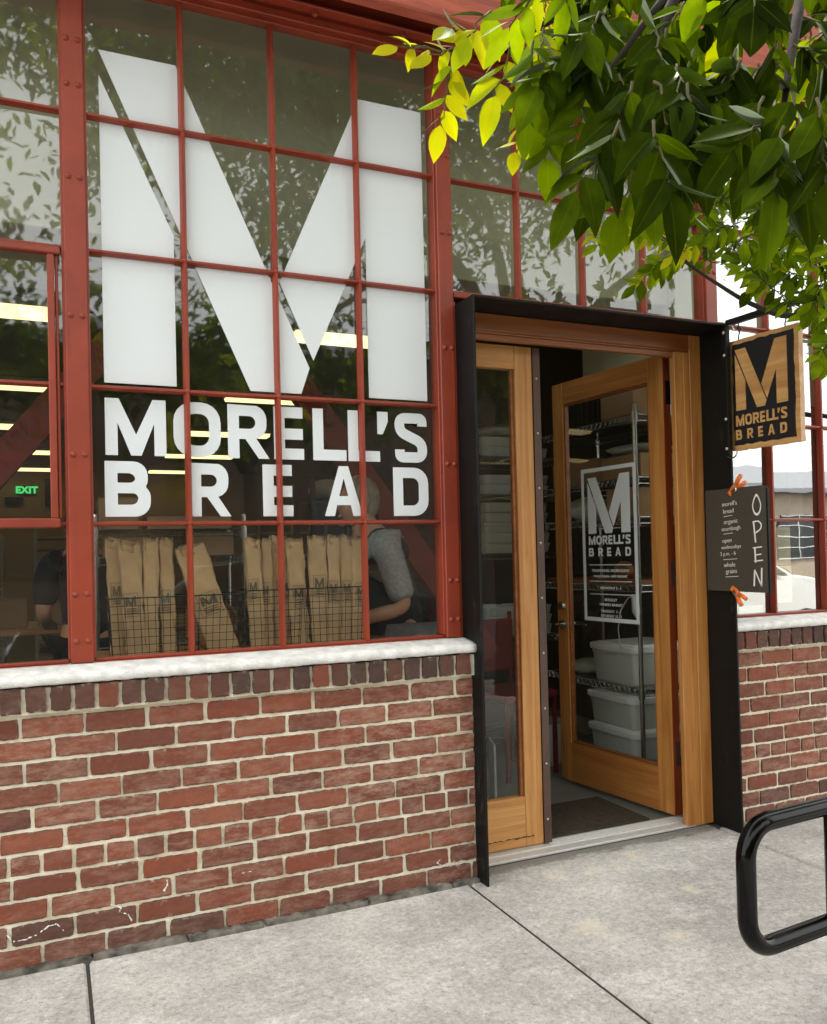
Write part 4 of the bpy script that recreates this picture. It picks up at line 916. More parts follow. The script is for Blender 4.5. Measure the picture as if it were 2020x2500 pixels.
# wire shelving units
def shelving(name, loc, W, D, levels, H, lab, rz=0, m='chrome'):
    e = empty(name, loc, rz, lab, 'shelving unit', 'chrome wire shelving units')
    for x in (-W/2, W/2):
        for y in (-D/2, D/2):
            mb = MB(); mb.tube([(x, y, 0.0), (x, y, H)], .0125, 10); mb.tube([(x, y, H), (x, y, H+.012)], [.014, .010], 10); mb.build('post', m, e, smooth=False)
    for z in levels:
        mb = MB(); a, b = W/2-.012, D/2-.012
        for zz in (z, z-.034): mb.tube([(-a, -b, zz), (a, -b, zz), (a, b, zz), (-a, b, zz)], .0032, 5, closed=True)
        for (p0, p1, ln_) in (((-a, -b), (a, -b), 2*a), ((-a, b), (a, b), 2*a), ((-a, -b), (-a, b), 2*b), ((a, -b), (a, b), 2*b)):
            n = max(4, int(ln_/.022)); P = [(p0[0]+(p1[0]-p0[0])*i/n, p0[1]+(p1[1]-p0[1])*i/n, z if i % 2 else z-.034) for i in range(n+1)]; mb.tube(P, .0018, 4)
        n = int(2*a/.028) if D <= W else int(2*b/.028)
        for i in range(1, n):
            t = i/n
            mb.tube([(-a+2*a*t, -b, z+.002), (-a+2*a*t, b, z+.002)] if D <= W else [(-a, -b+2*b*t, z+.002), (a, -b+2*b*t, z+.002)], .0018, 4)
        for x in (-W/2, W/2):
            for y in (-D/2, D/2): mb.tube([(x, y, z-.045), (x, y, z+.006)], .018, 10)
        mb.build('shelf', m, e)
    return e
shelving('wire_shelving', (2.975, 1.095, .004), .45, .93, (.09, .50, 1.06, 1.43, 1.645, 1.985), 2.03, 'chrome wire shelving unit right behind the open door')
shelving('wire_shelving', (2.62, 1.80, .004), .62, .42, (.10, .72, 1.25, 1.62, 1.86), 1.96, 'wire shelving unit of tubs seen through the sidelight')
pl = at(330, 1112, 1, 1.6); pl = at(355, 1112, 1, 1.2); pl2 = at(480, 1167, 1, 1.2); x0_ = at(200, 1112, 1, 1.2).x; x1_ = at(512, 1112, 1, 1.2).x
shelving('wire_shelving', ((x0_+x1_)/2, 1.40, .004), x1_-x0_, .4, (.1, .5, .85, pl2.z, pl.z), pl.z+.06, 'wire shelving unit behind the bread bags')
_sx = (x0_, x1_, pl.z, pl2.z)
# storage bins
def bin_(loc, L, W, H, lab, m='bin', lid=True, rz=0, grp='milky food storage bins'):
    e = empty('storage_bin', loc, rz, lab, 'storage bin', grp); mb = MB(); tp = .93; a, b = L/2, W/2
    def ring(s, z, r): return [(x*1., y*1., z) for x, y in rr(-a*s, -b*s, a*s, b*s, r)]
    R1 = [ring(tp-.05, .0, .02), ring(tp, .012, .03), ring(.985, H*.80, .035), ring(1., H*.80+.002, .035), ring(1., H, .035), ring(.96, H, .03), ring(.90, .02, .02)]
    n = len(R1[0]); vs = [v for r in R1 for v in r]; fs = []
    for i in range(len(R1)-1):
        for j in range(n): fs.append((i*n+j, i*n+(j+1) % n, (i+1)*n+(j+1) % n, (i+1)*n+j))
    fs += [tuple(range(n))[::-1], tuple(range((len(R1)-1)*n, len(R1)*n))]; mb.add(vs, fs); o = mb.build('tub', m, e); smooth_by_angle(o, 30)
    for s in (-1, 1): mb = MB(); mb.box(s*a*1.0, s*(a+.010), -.05, .05, H*.84, H*.90, .003); mb.build('grip', m, e)
    if lid:
        mb = MB(); R2 = [ring(1.05, H-.018, .04), ring(1.06, H-.002, .04), ring(1.06, H+.010, .04), ring(1.02, H+.016, .035), ring(.9, H+.014, .03), ring(.88, H+.022, .03)]
        vs = [v for r in R2 for v in r]; fs = []
        for i in range(len(R2)-1):
            for j in range(n): fs.append((i*n+j, i*n+(j+1) % n, (i+1)*n+(j+1) % n, (i+1)*n+j))
        fs += [tuple(range(n))[::-1], tuple(range((len(R2)-1)*n, len(R2)*n))]; mb.add(vs, fs); mb.build('lid', 'lid', e)
    return e
bin_((2.965, .89, .508), .42, .40, .205, 'lidded milky storage bin on the middle shelf behind the door glass')
bin_((2.965, .92, .268), .42, .41, .165, 'lidded storage bin on top of another bin near the floor', lid=True)
bin_((2.965, .92, .096), .42, .41, .15, 'lowest storage bin, right on the bottom wire shelf', lid=True)
def small_tub(x, y, z, lab, m='tub', H=.062, L=.23): return bin_((x, y, z), L, .30, H, lab, m, False, grp='shallow tubs on the sidelight shelves')
for lv, z0, n, mm in (('top', 1.868, 2, 'bin'), ('second', 1.628, 2, 'bin'), ('third', 1.258, 3, 'tub'), ('fourth', .73, 3, 'bin')):
    for i, (sx, sn) in enumerate(((2.49, 'left'), (2.75, 'right'))):
        for k in range(n if lv != 'top' else 2-i): small_tub(sx, 1.78, z0+k*.063, 'shallow pale tub, %s one up in the %s stack on the %s shelf' % (('lowest', 'second', 'third')[k], sn, lv), mm)
for i, x in enumerate((2.50, 2.74)):
    for k in range(2): small_tub(x, 1.78, 1.45+k*.066, 'cream tub, %s of two hung under the second shelf, %s pair' % (('lower', 'upper')[k], ('left', 'right')[i]), 'tub')
mb = MB(); mb.box(2.36, 2.88, 1.62, 1.98, 1.435, 1.447); tag(mb.build('tray', 'alu'), 'flat metal tray carrying the cream tubs on the sidelight shelves', 'tray')
# boxes and other goods on the tall unit
def carton(x0, x1, y0, y1, z0, z1, lab, m='card', name='cardboard_box'):
    e = empty(name, ((x0+x1)/2, (y0+y1)/2, z0), 0, lab, 'box'); a, b, h = (x1-x0)/2, (y1-y0)/2, z1-z0
    mb = MB(); mb.box(-a, a, -b, b, 0, h-.003, .003); mb.build('carton', m, e)
    mb = MB(); mb.box(-a, -.002, -b, b, h-.0025, h); mb.build('flap', m, e); mb = MB(); mb.box(.002, a, -b, b, h-.0025, h); mb.build('flap', m, e)
    mb = MB(); mb.box(-.02, .02, -b-.001, b+.001, h, h+.0008); mb.build('tape', 'tan', e); return e
S = lambda z: z+.008
carton(2.77, 3.16, .66, .95, S(1.985), 2.20, 'brown cardboard box on the top shelf behind the door')
carton(3.0, 3.18, .50+.15, .655, S(1.985), 2.19, 'pale narrow box at the front corner of the top shelf', 'white', 'pale_box')
mc = empty('milk_crate', (2.93, 1.13, S(1.985)), 0, 'black slatted milk crate on the top shelf behind the door', 'crate'); mb = MB()
for i in range(7):
    t = -.15+.3*i/6
    for s in (-1, 1): mb.box(t-.006, t+.006, s*.15-.004, s*.15+.004, 0, .2); mb.box(s*.15-.004, s*.15+.004, t-.006, t+.006, 0, .2)
mb.box(-.15, .15, -.15, .15, 0, .01); mb.box(-.154, .154, -.154, .154, .185, .2); mb.build('crate_body', 'blackp', mc)
carton(2.80, 3.17, .65, 1.0, S(1.645), 1.785, 'flat brown cardboard box on the second shelf, under a plastic bag')
carton(2.80, 3.17, 1.05, 1.5, S(1.645), 1.80, 'brown cardboard box at the back of the second shelf')
carton(2.78, 3.15, .68, .93, S(1.43), 1.60, 'brown cardboard box on the third shelf behind the logo')
def plastic(x, y, z, sx, sy, sz, lab):
    mb = MB(); rg = random.Random(int(x*31+y*17+z*7)); n, k = 20, 8; vs = []; fs = []
    for i in range(k+1):
        v = i/k; q = math.sin(math.pi*(.08+.88*v))**.6
        for j in range(n): t = 2*math.pi*j/n; r_ = q*(1+.12*math.sin(4*t+v*5)+rg.uniform(-.06, .06)); vs.append((x+sx*r_*math.cos(t), y+sy*r_*math.sin(t), z+sz*v))
    for i in range(k):
        for j in range(n): fs.append((i*n+j, i*n+(j+1) % n, (i+1)*n+(j+1) % n, (i+1)*n+j))
    fs += [tuple(range(n))[::-1], tuple(range(k*n, k*n+n))]; mb.add(vs, fs); o = mb.build('plastic_bag', 'bagp', None, smooth=True); tag(o, lab, 'plastic bag'); return o
plastic(2.95, .84, 1.787, .17, .2, .07, 'crumpled clear plastic bag lying on a flat cardboard box')
plastic(2.93, 1.30, S(1.43), .15, .13, .15, 'folded clear plastic bags at the back of the third shelf')
plastic(2.60, 1.78, 1.995, .2, .14, .10, 'bulging clear plastic bag on top of the sidelight shelves')
mb = MB(); mb.box(2.765, 3.17, .64, 1.54, 1.068, 1.094, .002); tag(mb.build('wooden_board', 'woodr'), 'orange wooden board lying on the shelf behind the door decal', 'board')
loaf((2.93, .98, 1.095), .18, .06, 'pale round loaf on the orange board behind the door decal', 1.2)
plastic(2.90, 1.30, .51, .12, .12, .09, 'crumpled cloth bundle at the back of the middle shelf')
mb = MB(); P = [Vector((2.71, .60, 1.02)), Vector((2.70, .66, 1.0)), Vector((2.695, .72, .93)), Vector((2.695, .745, .83)), Vector((2.70, .74, .76)), Vector((2.70, .735, .72))]; mb.tube(P, .003, 6); o = mb.build('power_cord', 'cord', None, smooth=True); tag(o, 'thin pale cord dangling in front of the shelves behind the door glass', 'cord')
mb = MB(); mb.tube([(2.72, .63, 1.02), (2.72, .62, .93), (2.72, .61, .90)], [.018, .022, .010], 10); o = mb.build('nozzle', 'alu', None); tag(o, 'grey metal nozzle clipped to the shelf post behind the door', 'nozzle')
mb = MB(); mb.tube([(0, 0, 0), (0, 0, .03), (0, 0, .22), (0, 0, .25)], [.1, .11, .14, .14], 18); o = mb.build('white_bucket', 'bin', None, loc=(2.55, 1.30, .004)); tag(o, 'white plastic bucket on the floor in the doorway gap', 'bucket')
# red chair and leaning panel behind sidelight
ch = empty('stacked_chair', (2.28, 1.22, .004), .2, 'dark red chair in the corner behind the sidelight', 'chair')
mb = MB(); mb.box(-.2, .2, -.2, .2, .43, .47, .01); mb.build('seat', 'redb', ch); mb = MB(); mb.box(-.2, .2, .17, .2, .55, .86, .01); mb.build('backrest', 'redb', ch)
for x in (-.18, .18):
    mb = MB(); mb.tube([(x, -.18, 0), (x, -.18, .43)], .014, 8); mb.build('leg', 'redb', ch); mb = MB(); mb.tube([(x, .185, 0), (x, .185, .9)], .014, 8); mb.build('leg', 'redb', ch)
mb = MB(); mb.box(-.09, .09, -.006, .006, 0, .34, .002); o = mb.build('grey_panel', 'grey', None, loc=(1.83, .62, .004), rotz=1.2); tag(o, 'small grey flat panel leaning behind the sidelight glass', 'panel')
# racks, tables and goods deeper in the room
def tray_rack(x, y, lab, rows=14, m='alu'):
    e = empty('tray_rack', (x, y, .004), 0, lab, 'rack', 'tall tray racks in the back of the bakery')
    for sx in (-.25, .25):
        for sy in (-.33, .33): mb = MB(); mb.box(sx-.012, sx+.012, sy-.012, sy+.012, 0, 1.62); mb.build('post', m, e)
    for k in range(rows):
        z = .12+k*.105; mb = MB(); mb.box(-.235, .235, -.33, .33, z, z+.016, .002); mb.build('tray', 'alu' if k % 3 else 'card', e)
    return e
tr = tray_rack(.0, 5.6, 'tall tray rack standing behind the letter B')
for x, y, lab in ((-1.35, 4.4, 'tall tray rack nearest the left window'), (1.9, 5.0, 'tall tray rack between the letters R and E'), (3.0, 6.4, 'tall tray rack behind the letter A'), (-.9, 8.2, 'tall tray rack far back beneath the exit sign'), (4.6, 7.2, 'tall tray rack far back behind the letter D')): dup(tr, (x, y, .004), 0, lab)
def work_table(x, y, W, D, lab):
    e = empty('work_table', (x, y, .004), 0, lab, 'table', 'long work tables in the bakery'); mb = MB(); mb.box(-W/2, W/2, -D/2, D/2, .80, .84, .004); mb.build('tabletop', 'woodh', e)
    for sx in (-1, 1):
        for sy in (-1, 1): mb = MB(); mb.box(sx*(W/2-.05)-.03, sx*(W/2-.05)+.03, sy*(D/2-.05)-.03, sy*(D/2-.05)+.03, 0, .8); mb.build('leg', 'darkw', e)
    return e
work_table(.4, 3.3, 2.2, .8, 'long work table behind the bread bag shelving'); work_table(-3.0, 3.6, 1.8, .8, 'long work table at the left, beside the near tray rack')
k = 0
for x, y, z, s in ((-.4, 3.2, .844, .26), (-.1, 3.3, .844, .22), (.5, 3.2, .844, .30), (.9, 3.3, .844, .2), (1.25, 3.25, .844, .26), (.5, 3.2, 1.07, .24), (-2.6, 3.5, .844, .3), (-3.2, 3.5, .844, .26)):
    carton(x-s/2, x+s/2, y-s*.4, y+s*.4, z, z+s*.72, ('cardboard box at the left end of the long work table', 'small cardboard box second along the work table', 'large cardboard box in the middle of the work table', 'small low cardboard box right of the large one', 'cardboard box at the right end of the work table', 'cardboard box stacked on the large middle box', 'large cardboard box on the left hand table', 'smaller cardboard box on the left hand table')[k]); k += 1
a_, b_, zt_, zm_ = _sx
carton(a_+.04, a_+.24, 1.25, 1.5, zm_+.006, zm_+.10, 'flat cardboard box on the wire shelf behind the left bread bags')
carton(b_-.26, b_-.04, 1.25, 1.5, zm_+.006, zm_+.12, 'cardboard box on the wire shelf above the leaning bread bag')
carton(a_+.02, a_+.20, 1.25, 1.5, zt_+.006, zt_+.16, 'cardboard box on top of the wire shelving, behind the letter B')
carton(a_+.24, b_-.05, 1.25, 1.5, zt_+.006, zt_+.07, 'long low cardboard box on top of the wire shelving, behind the letter R')
carton(b_-.25, b_-.03, 1.25, 1.5, .856, .856+.16, 'cardboard box low on the wire shelving, behind the dark loaves')
for i_, (x_, y_, h_) in enumerate(((1.7, 2.3, 1.75), (2.25, 2.9, 1.5))):
    e_ = empty('flour_rack', (x_, y_, .004), 0, ('dark open rack of flour sacks behind the man in grey', 'lower dark rack of flour sacks farther behind the man in grey')[i_], 'rack')
    for sx in (-.3, .3):
        for sy in (-.2, .2): mb = MB(); mb.box(sx-.015, sx+.015, sy-.015, sy+.015, 0, h_); mb.build('post', 'blackp', e_)
    for k_ in range(5):
        z_ = .15+k_*(h_-.3)/4; mb = MB(); mb.box(-.29, .29, -.19, .19, z_, z_+.02); mb.build('shelf', 'blackp', e_)
        for q_ in (-.14, .14): mb = MB(); ellip(mb, (q_, 0, z_+.02+.075), .125, .15, .075, 14, 8); mb.build('sack', 'card' if (k_+(q_ > 0)) % 2 else 'tub', e_, smooth=True)
pf = empty('refrigerator', (-2.15, 5.0, .004), 0, 'tall olive refrigerator cabinet seen in the left window', 'refrigerator')
mb = MB(); mb.box(-.5, .5, -.35, .35, .08, 1.85, .01); mb.build('cabinet', 'plaster', pf)
for sx in (-1, 1): mb = MB(); mb.box(sx*.25-.23, sx*.25+.23, -.372, -.352, .12, 1.8, .006); d_ = mb.build('door', 'plaster', pf); mb = MB(); mb.tube([(sx*.05, -.385, .9), (sx*.05, -.385, 1.2)], .01, 8); mb.build('handle', 'chrome', d_)
# hanging dark panel and shelf on far wall
for (x0, y0_, x1, y1_, lab) in ((10, 1043, 48, 1058, 'dark framed panel below the exit sign on the far wall'), (94, 1005, 122, 1062, 'dark tall panel right of the exit sign on the far wall')):
    a, b = at(x0, y0_, 1, 16.2), at(x1, y1_, 1, 16.2); mb = MB(); mb.box(a.x, b.x, 16.2, 16.26, b.z, a.z, .01); o = mb.build('wall_panel', 'blackp', None); tag(o, lab, 'panel')
# notices inside the right window
for (x0, y0_, x1, y1_, m, lab) in ((1626, 1106, 1660, 1184, 'paperw', 'yellowed notice taped high inside the right window'), (1628, 1188, 1663, 1263, 'paperw', 'yellowed notice taped low inside the right window'), (1552, 1272, 1602, 1288, 'paperw2', 'pale green strip of paper in the right window under the chalkboard')):
    a, b = at(x0, y0_, 1, .035), at(x1, y1_, 1, .035); mb = MB(); mb.box(a.x, b.x, .034, .0352, b.z, a.z); o = mb.build('notice', m, None); tag(o, lab, 'notice')
    if m == 'paperw':
        mb = MB(); rg = random.Random(int(y0_)); z = a.z-.02
        while z > b.z+.02: mb.box(a.x+.012, b.x-.012-rg.uniform(0, .03), .0333, .0338, z, z+.0016); z -= .009
        mb.build('printed_lines', 'stamp', o)

# ================================================================== PEOPLE
def skin_mesh(name, joints, edges, radii, m, parent, sub=2, root=0):
    me = bpy.data.meshes.new(name); me.from_pydata([tuple(j) for j in joints], edges, []); o = bpy.data.objects.new(name, me); C.objects.link(o)
    sk = o.modifiers.new('skin', 'SKIN'); sv_ = me.skin_vertices[0].data
    for i, r in enumerate(radii): sv_[i].radius = (r if isinstance(r, tuple) else (r, r)); sv_[i].use_root = (i == root)
    ss = o.modifiers.new('sub', 'SUBSURF'); ss.levels = sub; ss.render_levels = sub
    bpy.context.view_layer.update(); nm = bpy.data.meshes.new_from_object(o.evaluated_get(DG())); bpy.data.objects.remove(o)
    nm.name = name; nm.materials.clear(); nm.materials.append(MT[m]); nm.polygons.foreach_set('use_smooth', [True]*len(nm.polygons))
    oo = bpy.data.objects.new(name, nm); C.objects.link(oo)
    if parent: oo.parent = parent
    return oo
def person(name, loc, rz, H, pose, cols, label):
    """figure faces local -y ... here local -x is forward; z up"""
    s = H/1.75; e = empty(name, loc, rz, label, 'person')
    V_ = lambda x, y, z: Vector((x*s, y*s, z*s)); ln = pose.get('lean', 0.)
    J = [V_(0, 0, .95), V_(-.02-ln*.3, 0, 1.10), V_(-.03-ln*.7, 0, 1.28), V_(-.03-ln, 0, 1.43), V_(-.05-ln*1.2, 0, 1.51), V_(-.07-ln*1.3, 0, 1.60), V_(-.085-ln*1.35, 0, 1.67),    # 0-6 pelvis..crown
         V_(0, .095, .90), V_(-.01, .10, .50), V_(.01, .10, .09), V_(-.13, .10, .03),    # 7-10 leg L
         V_(0, -.095, .90), V_(-.01, -.10, .50), V_(.01, -.10, .09), V_(-.13, -.10, .03)] # 11-14
    E_ = [(0,1),(1,2),(2,3),(3,4),(4,5),(5,6),(0,7),(7,8),(8,9),(9,10),(0,11),(11,12),(12,13),(13,14)]
    Rr = [(.13,.15),(.115,.13),(.125,.15),(.075,.09),(.052,.055),(.085,.075),(.062,.062),.085,.06,.042,.04,.085,.06,.042,.04]
    Rr = [tuple(q*s for q in r) if isinstance(r, tuple) else r*s for r in Rr]
    for sd, arm in ((1, pose['armL']), (-1, pose['armR'])):
        sh = V_(-.03-ln, sd*.18, 1.41); b = len(J); el, wr, hd = [V_(*q) for q in arm]
        J += [sh, el, wr, hd]; E_ += [(3, b), (b, b+1), (b+1, b+2), (b+2, b+3)]; Rr += [.058*s, .042*s, .030*s, (.018*s, .036*s)]
        fd = (hd-wr).normalized(); sidev = fd.cross(Vector((0, 0, 1))).normalized()
        for k in range(4):
            o_ = (k-1.5)*.019*s; i0 = len(J); root = hd+sidev*o_; L = (.035, .04, .038, .03)[k]*s
            J += [root+fd*.012*s, root+fd*L+Vector((0, 0, -.012*s)), root+fd*L*1.6+Vector((0, 0, -.034*s))]; E_ += [(b+3, i0), (i0, i0+1), (i0+1, i0+2)]; Rr += [.009*s, .0082*s, .007*s]
        i0 = len(J); J += [wr+fd*.03*s+sidev*.03*s*sd, wr+fd*.06*s+sidev*.048*s*sd]; E_ += [(b+2, i0), (i0, i0+1)]; Rr += [.011*s, .008*s]
    body = skin_mesh('body', J, E_, Rr, 'skin', e)
    # head detail on forward side: brow, nose, lips, chin, ears
    hc = J[5]+Vector((-.010*s, 0, .010*s)); mb = MB()
    ellip(mb, hc, .092*s, .072*s, .112*s, f=lambda p: 1+.07*max(0, -p.x)*(1 if p.z < 0 else .2)-.06*max(0, -p.z)*max(0, p.x))
    mb.add([hc+V_(-.088, -.008, .012), hc+V_(-.088, .008, .012), hc+V_(-.086, .017, -.034), hc+V_(-.086, -.017, -.034), hc+V_(-.122, 0, -.028)], [(0, 1, 4), (1, 2, 4), (2, 3, 4), (3, 0, 4)])
    ellip(mb, hc+V_(-.088, 0, -.060), .010*s, .024*s, .009*s, 10, 6); ellip(mb, hc+V_(-.080, 0, -.094), .020*s, .026*s, .018*s, 10, 6)
    for sd in (-1, 1): ellip(mb, hc+V_(.005, sd*.074, -.004), .018*s, .008*s, .030*s, 10, 6); ellip(mb, hc+V_(-.084, sd*.032, .026), .012*s, .020*s, .006*s, 8, 5)
    mb.build('face', 'skin', body, smooth=True)
    mb = MB()
    for sd in (-1, 1): ellip(mb, hc+V_(-.086, sd*.030, .010), .009*s, .012*s, .007*s, 8, 6)
    mb.build('eyes', 'hairb', body, smooth=True)
    mb = MB(); rg = random.Random(3); ellip(mb, hc+V_(.018, 0, .022), .100*s, .084*s, .116*s, 26, 18, f=lambda p: (1.03+.03*math.sin(p.y*11+p.z*9)+rg.uniform(-.015, .015)) if (p.x > -.55+.9*max(0, -p.z) or p.z > .55) else .72)
    if pose.get('longhair'): ellip(mb, hc+V_(.06, 0, -.02), .07*s, .085*s, .15*s, 20, 14); ellip(mb, hc+V_(.09, 0, .09), .05*s, .05*s, .045*s, 14, 10)
    mb.build('hair', cols['hair'], e, smooth=True)
    # clothes: shirt (torso+sleeves), vest, trousers
    Jt = [J[0]+V_(0, 0, .02), J[1], J[2], J[3]+V_(0, 0, -.01)]; Et = [(0, 1), (1, 2), (2, 3)]; Rt = [(.145*s, .165*s), (.13*s, .15*s), (.142*s, .165*s), (.085*s, .11*s)]
    for sd, arm in ((1, pose['armL']), (-1, pose['armR'])):
        b = len(Jt); sh = V_(-.03-ln, sd*.18, 1.405); el = V_(*arm[0]); Jt += [sh, sh+(el-sh)*.45, sh+(el-sh)*.92]; Et += [(3, b), (b, b+1), (b+1, b+2)]; Rt += [.075*s, .074*s, .068*s]
    skin_mesh('shirt', Jt, Et, Rt, cols['shirt'], e)
    if cols.get('vest'):
        Jv = [J[0]+V_(0, 0, -.05), J[1], J[2], J[3]+V_(0, 0, 0.015)]; skin_mesh('vest', Jv+[J[3]+V_(0, .10, -.01), J[3]+V_(0, -.10, -.01)], [(0, 1), (1, 2), (2, 3), (3, 4), (3, 5)], [(.165*s, .18*s), (.15*s, .17*s), (.16*s, .178*s), (.10*s, .12*s), .075*s, .075*s], 'vest', e)
    Jl = [J[0], J[7], J[8], J[9]+V_(0, 0, -.02), J[11], J[12], J[13]+V_(0, 0, -.02)]
    skin_mesh('trousers', Jl, [(0, 1), (1, 2), (2, 3), (0, 4), (4, 5), (5, 6)], [(.15*s, .165*s), .10*s, .075*s, .062*s, .10*s, .075*s, .062*s], cols['legs'], e)
    for sd in (1, -1):
        mb = MB(); ellip(mb, V_(-.06, sd*.10, .045), .135*s, .052*s, .05*s, 16, 10, f=lambda p: 1 if p.z > -.9 else .95); mb.build('shoe', 'blackp', e, smooth=True)
    return e
pm = at(768, 1062, 1, .66)
H1 = 1.625
person('person', (pm.x+.15, .66, .004), 0, H1, dict(lean=.10, armR=((-.06, -.235, 1.10), (-.30, -.19, 1.045), (-.37, -.17, 1.045)), armL=((-.12, .24, 1.12), (-.33, .17, 1.03), (-.40, .15, 1.04))),
       dict(hair='hair', shirt='tee', vest=True, legs='denim'), 'man with grey hair, grey short sleeved shirt and black vest bending over the bread bags')
pw = at(182, 1100, 1, 1.35)
person('person', (pw.x, 1.35, .004), math.radians(-80), 1.56, dict(lean=.07, longhair=True, armR=((-.06, -.215, 1.14), (-.30, -.15, 1.06), (-.37, -.13, 1.06)), armL=((-.06, .215, 1.14), (-.30, .15, 1.06), (-.37, .13, 1.06))),
       dict(hair='hairb', shirt='vest', legs='vest'), 'person with black hair and black top, seen from behind through the left window')

# ================================================================== TREES
def leaf_template(nu=6):
    # along u (0..1), half width w(u); 3 columns: left, mid, right
    vs = []; fs = []; vein = []
    for i in range(nu+1):
        u = i/nu; w_ = .225*math.sin(math.pi*u**.8)**.75 if 0 < u < 1 else 0.
        if u > .8: w_ *= .86
        for k, s in enumerate((-1, -.5, 0, .5, 1)): vs.append((u, s*w_, abs(s)*w_*.28-.16*u*u)); vein.append(1. if s == 0 else 0.)
    for i in range(nu):
        for k in range(4): fs.append((i*5+k, i*5+k+1, (i+1)*5+k+1, (i+1)*5+k))
    return vs, fs, vein
LT = leaf_template(6); LTs = ([(0, 0, 0), (.4, -.22, .06), (.4, 0, -.02), (.4, .22, .06), (.75, -.15, .0), (.75, .15, .0), (1, 0, -.14)], [(0, 1, 2), (0, 2, 3), (1, 4, 2), (2, 5, 3), (2, 4, 6), (2, 6, 5)], [1, 0, 1, 0, 0, 0, 1])
def put_leaf(mb, p, d, nrm, L, tone, tpl):
    d = d.normalized(); s = d.cross(nrm); 
    if s.length < 1e-4: s = d.orthogonal()
    s.normalize(); n = s.cross(d); wq, bq, tq = R_.uniform(.82, 1.22), R_.uniform(-.9, 1.9), R_.uniform(-.28, .28); mb.add([p+d*(v[0]*L)+s*(v[1]*L*wq+tq*.35*v[0]**2*L*.5)+n*((v[2]*bq+v[1]*tq*v[0])*L) for v in tpl[0]], tpl[1], tone=tone, vein=tpl[2])
def spray(lm, tm, P, Q, pairs, L, tone, rg, tpl, sag=.15, spread=1.):
    """compound leaf: rachis P->Q with paired leaflets and a terminal one"""
    ax = Q-P; ln_ = ax.length; d0 = ax.normalized(); side = d0.cross(Vector(CF)).normalized() if spread else d0.orthogonal()
    pts = []
    for i in range(pairs*2+2):
        t = i/(pairs*2+1); pts.append(P+ax*t+Vector((0, 0, -sag*ln_*t*(1-t)*-1+sag*ln_*0))+Vector((rg.uniform(-1, 1), rg.uniform(-1, 1), rg.uniform(-1, 1)))*.004)
    tm.tube(pts, [.0021-.0012*i/len(pts) for i in range(len(pts))], 5, cap=False)
    for i in range(pairs):
        t = (i+.55)/(pairs+.2); p = P+ax*t+Vector((0, 0, sag*ln_*t*(1-t)))
        for s in (-1, 1):
            p2 = p+ax*rg.uniform(-.05, .05)
            d = d0*rg.uniform(.35, .8)+side*s*rg.uniform(.65, 1.)+Vector((0, 0, -rg.uniform(.15, .75)))+Vector(CF)*rg.uniform(-.35, .35)
            nrm = Vector((rg.uniform(-.5, .5), rg.uniform(-.5, .5), 1))*rg.uniform(.2, .9)-Vector(CF)*rg.uniform(.3, 1.)
            put_leaf(lm, p2, d, nrm, L*rg.uniform(.78, 1.12)*(1-.12*abs(t-.6)), min(1, max(0, tone+rg.uniform(-.14, .14))), tpl)
    put_leaf(lm, Q, d0+Vector((0, 0, -.4)), -Vector(CF)+Vector((0, 0, .4)), L*1.08, min(1, max(0, tone+rg.uniform(-.1, .15))), tpl)
def limb(tm, pts, r0, r1, n=8):
    P = [Vector(p) for p in pts]; o = []
    for i in range(len(P)-1):
        for k in range(5): o.append(P[i].lerp(P[i+1], k/5))
    o.append(P[-1])
    for _ in range(2): o = [o[0]]+[(o[i-1]+o[i]*2+o[i+1])/4 for i in range(1, len(o)-1)]+[o[-1]]
    tm.tube(o, [r0+(r1-r0)*i/(len(o)-1) for i in range(len(o))], n)
# --- near tree
t1 = empty('street_tree', (3.6, -3.3, 0), 0, 'broadleaf street tree whose large leaves hang across the top right corner', 'tree')
O1 = Vector((3.6, -3.3, 0)); tk = MB(); bm_ = MB(); lf = MB(); tw = MB(); rg = random.Random(21)
limb(tk, [(0, 0, -.1), (.03, .02, .8), (-.02, .0, 1.8), (.05, .04, 2.7)], .13, .095, 12); tk.build('trunk', 'bark', t1, smooth=True)
def W(v): return Vector(v)-O1
limb(bm_, [(.05, .04, 2.65), (-.5, .4, 3.4), (-1.4, .8, 3.9), (-2.6, .9, 4.2)], .075, .02)
limb(bm_, [(.05, .04, 2.65), (.3, -.4, 3.6), (.2, -.6, 4.6), (-.3, -.8, 5.4)], .08, .02)
limb(bm_, [(.0, .0, 2.6), (-.8, -.2, 3.8), (-2.0, -.5, 4.9), (-3.0, -.6, 5.6)], .05, .012)
limb(bm_, [(.05, .04, 2.65), (.9, .3, 3.6), (1.8, .6, 4.3)], .06, .018)
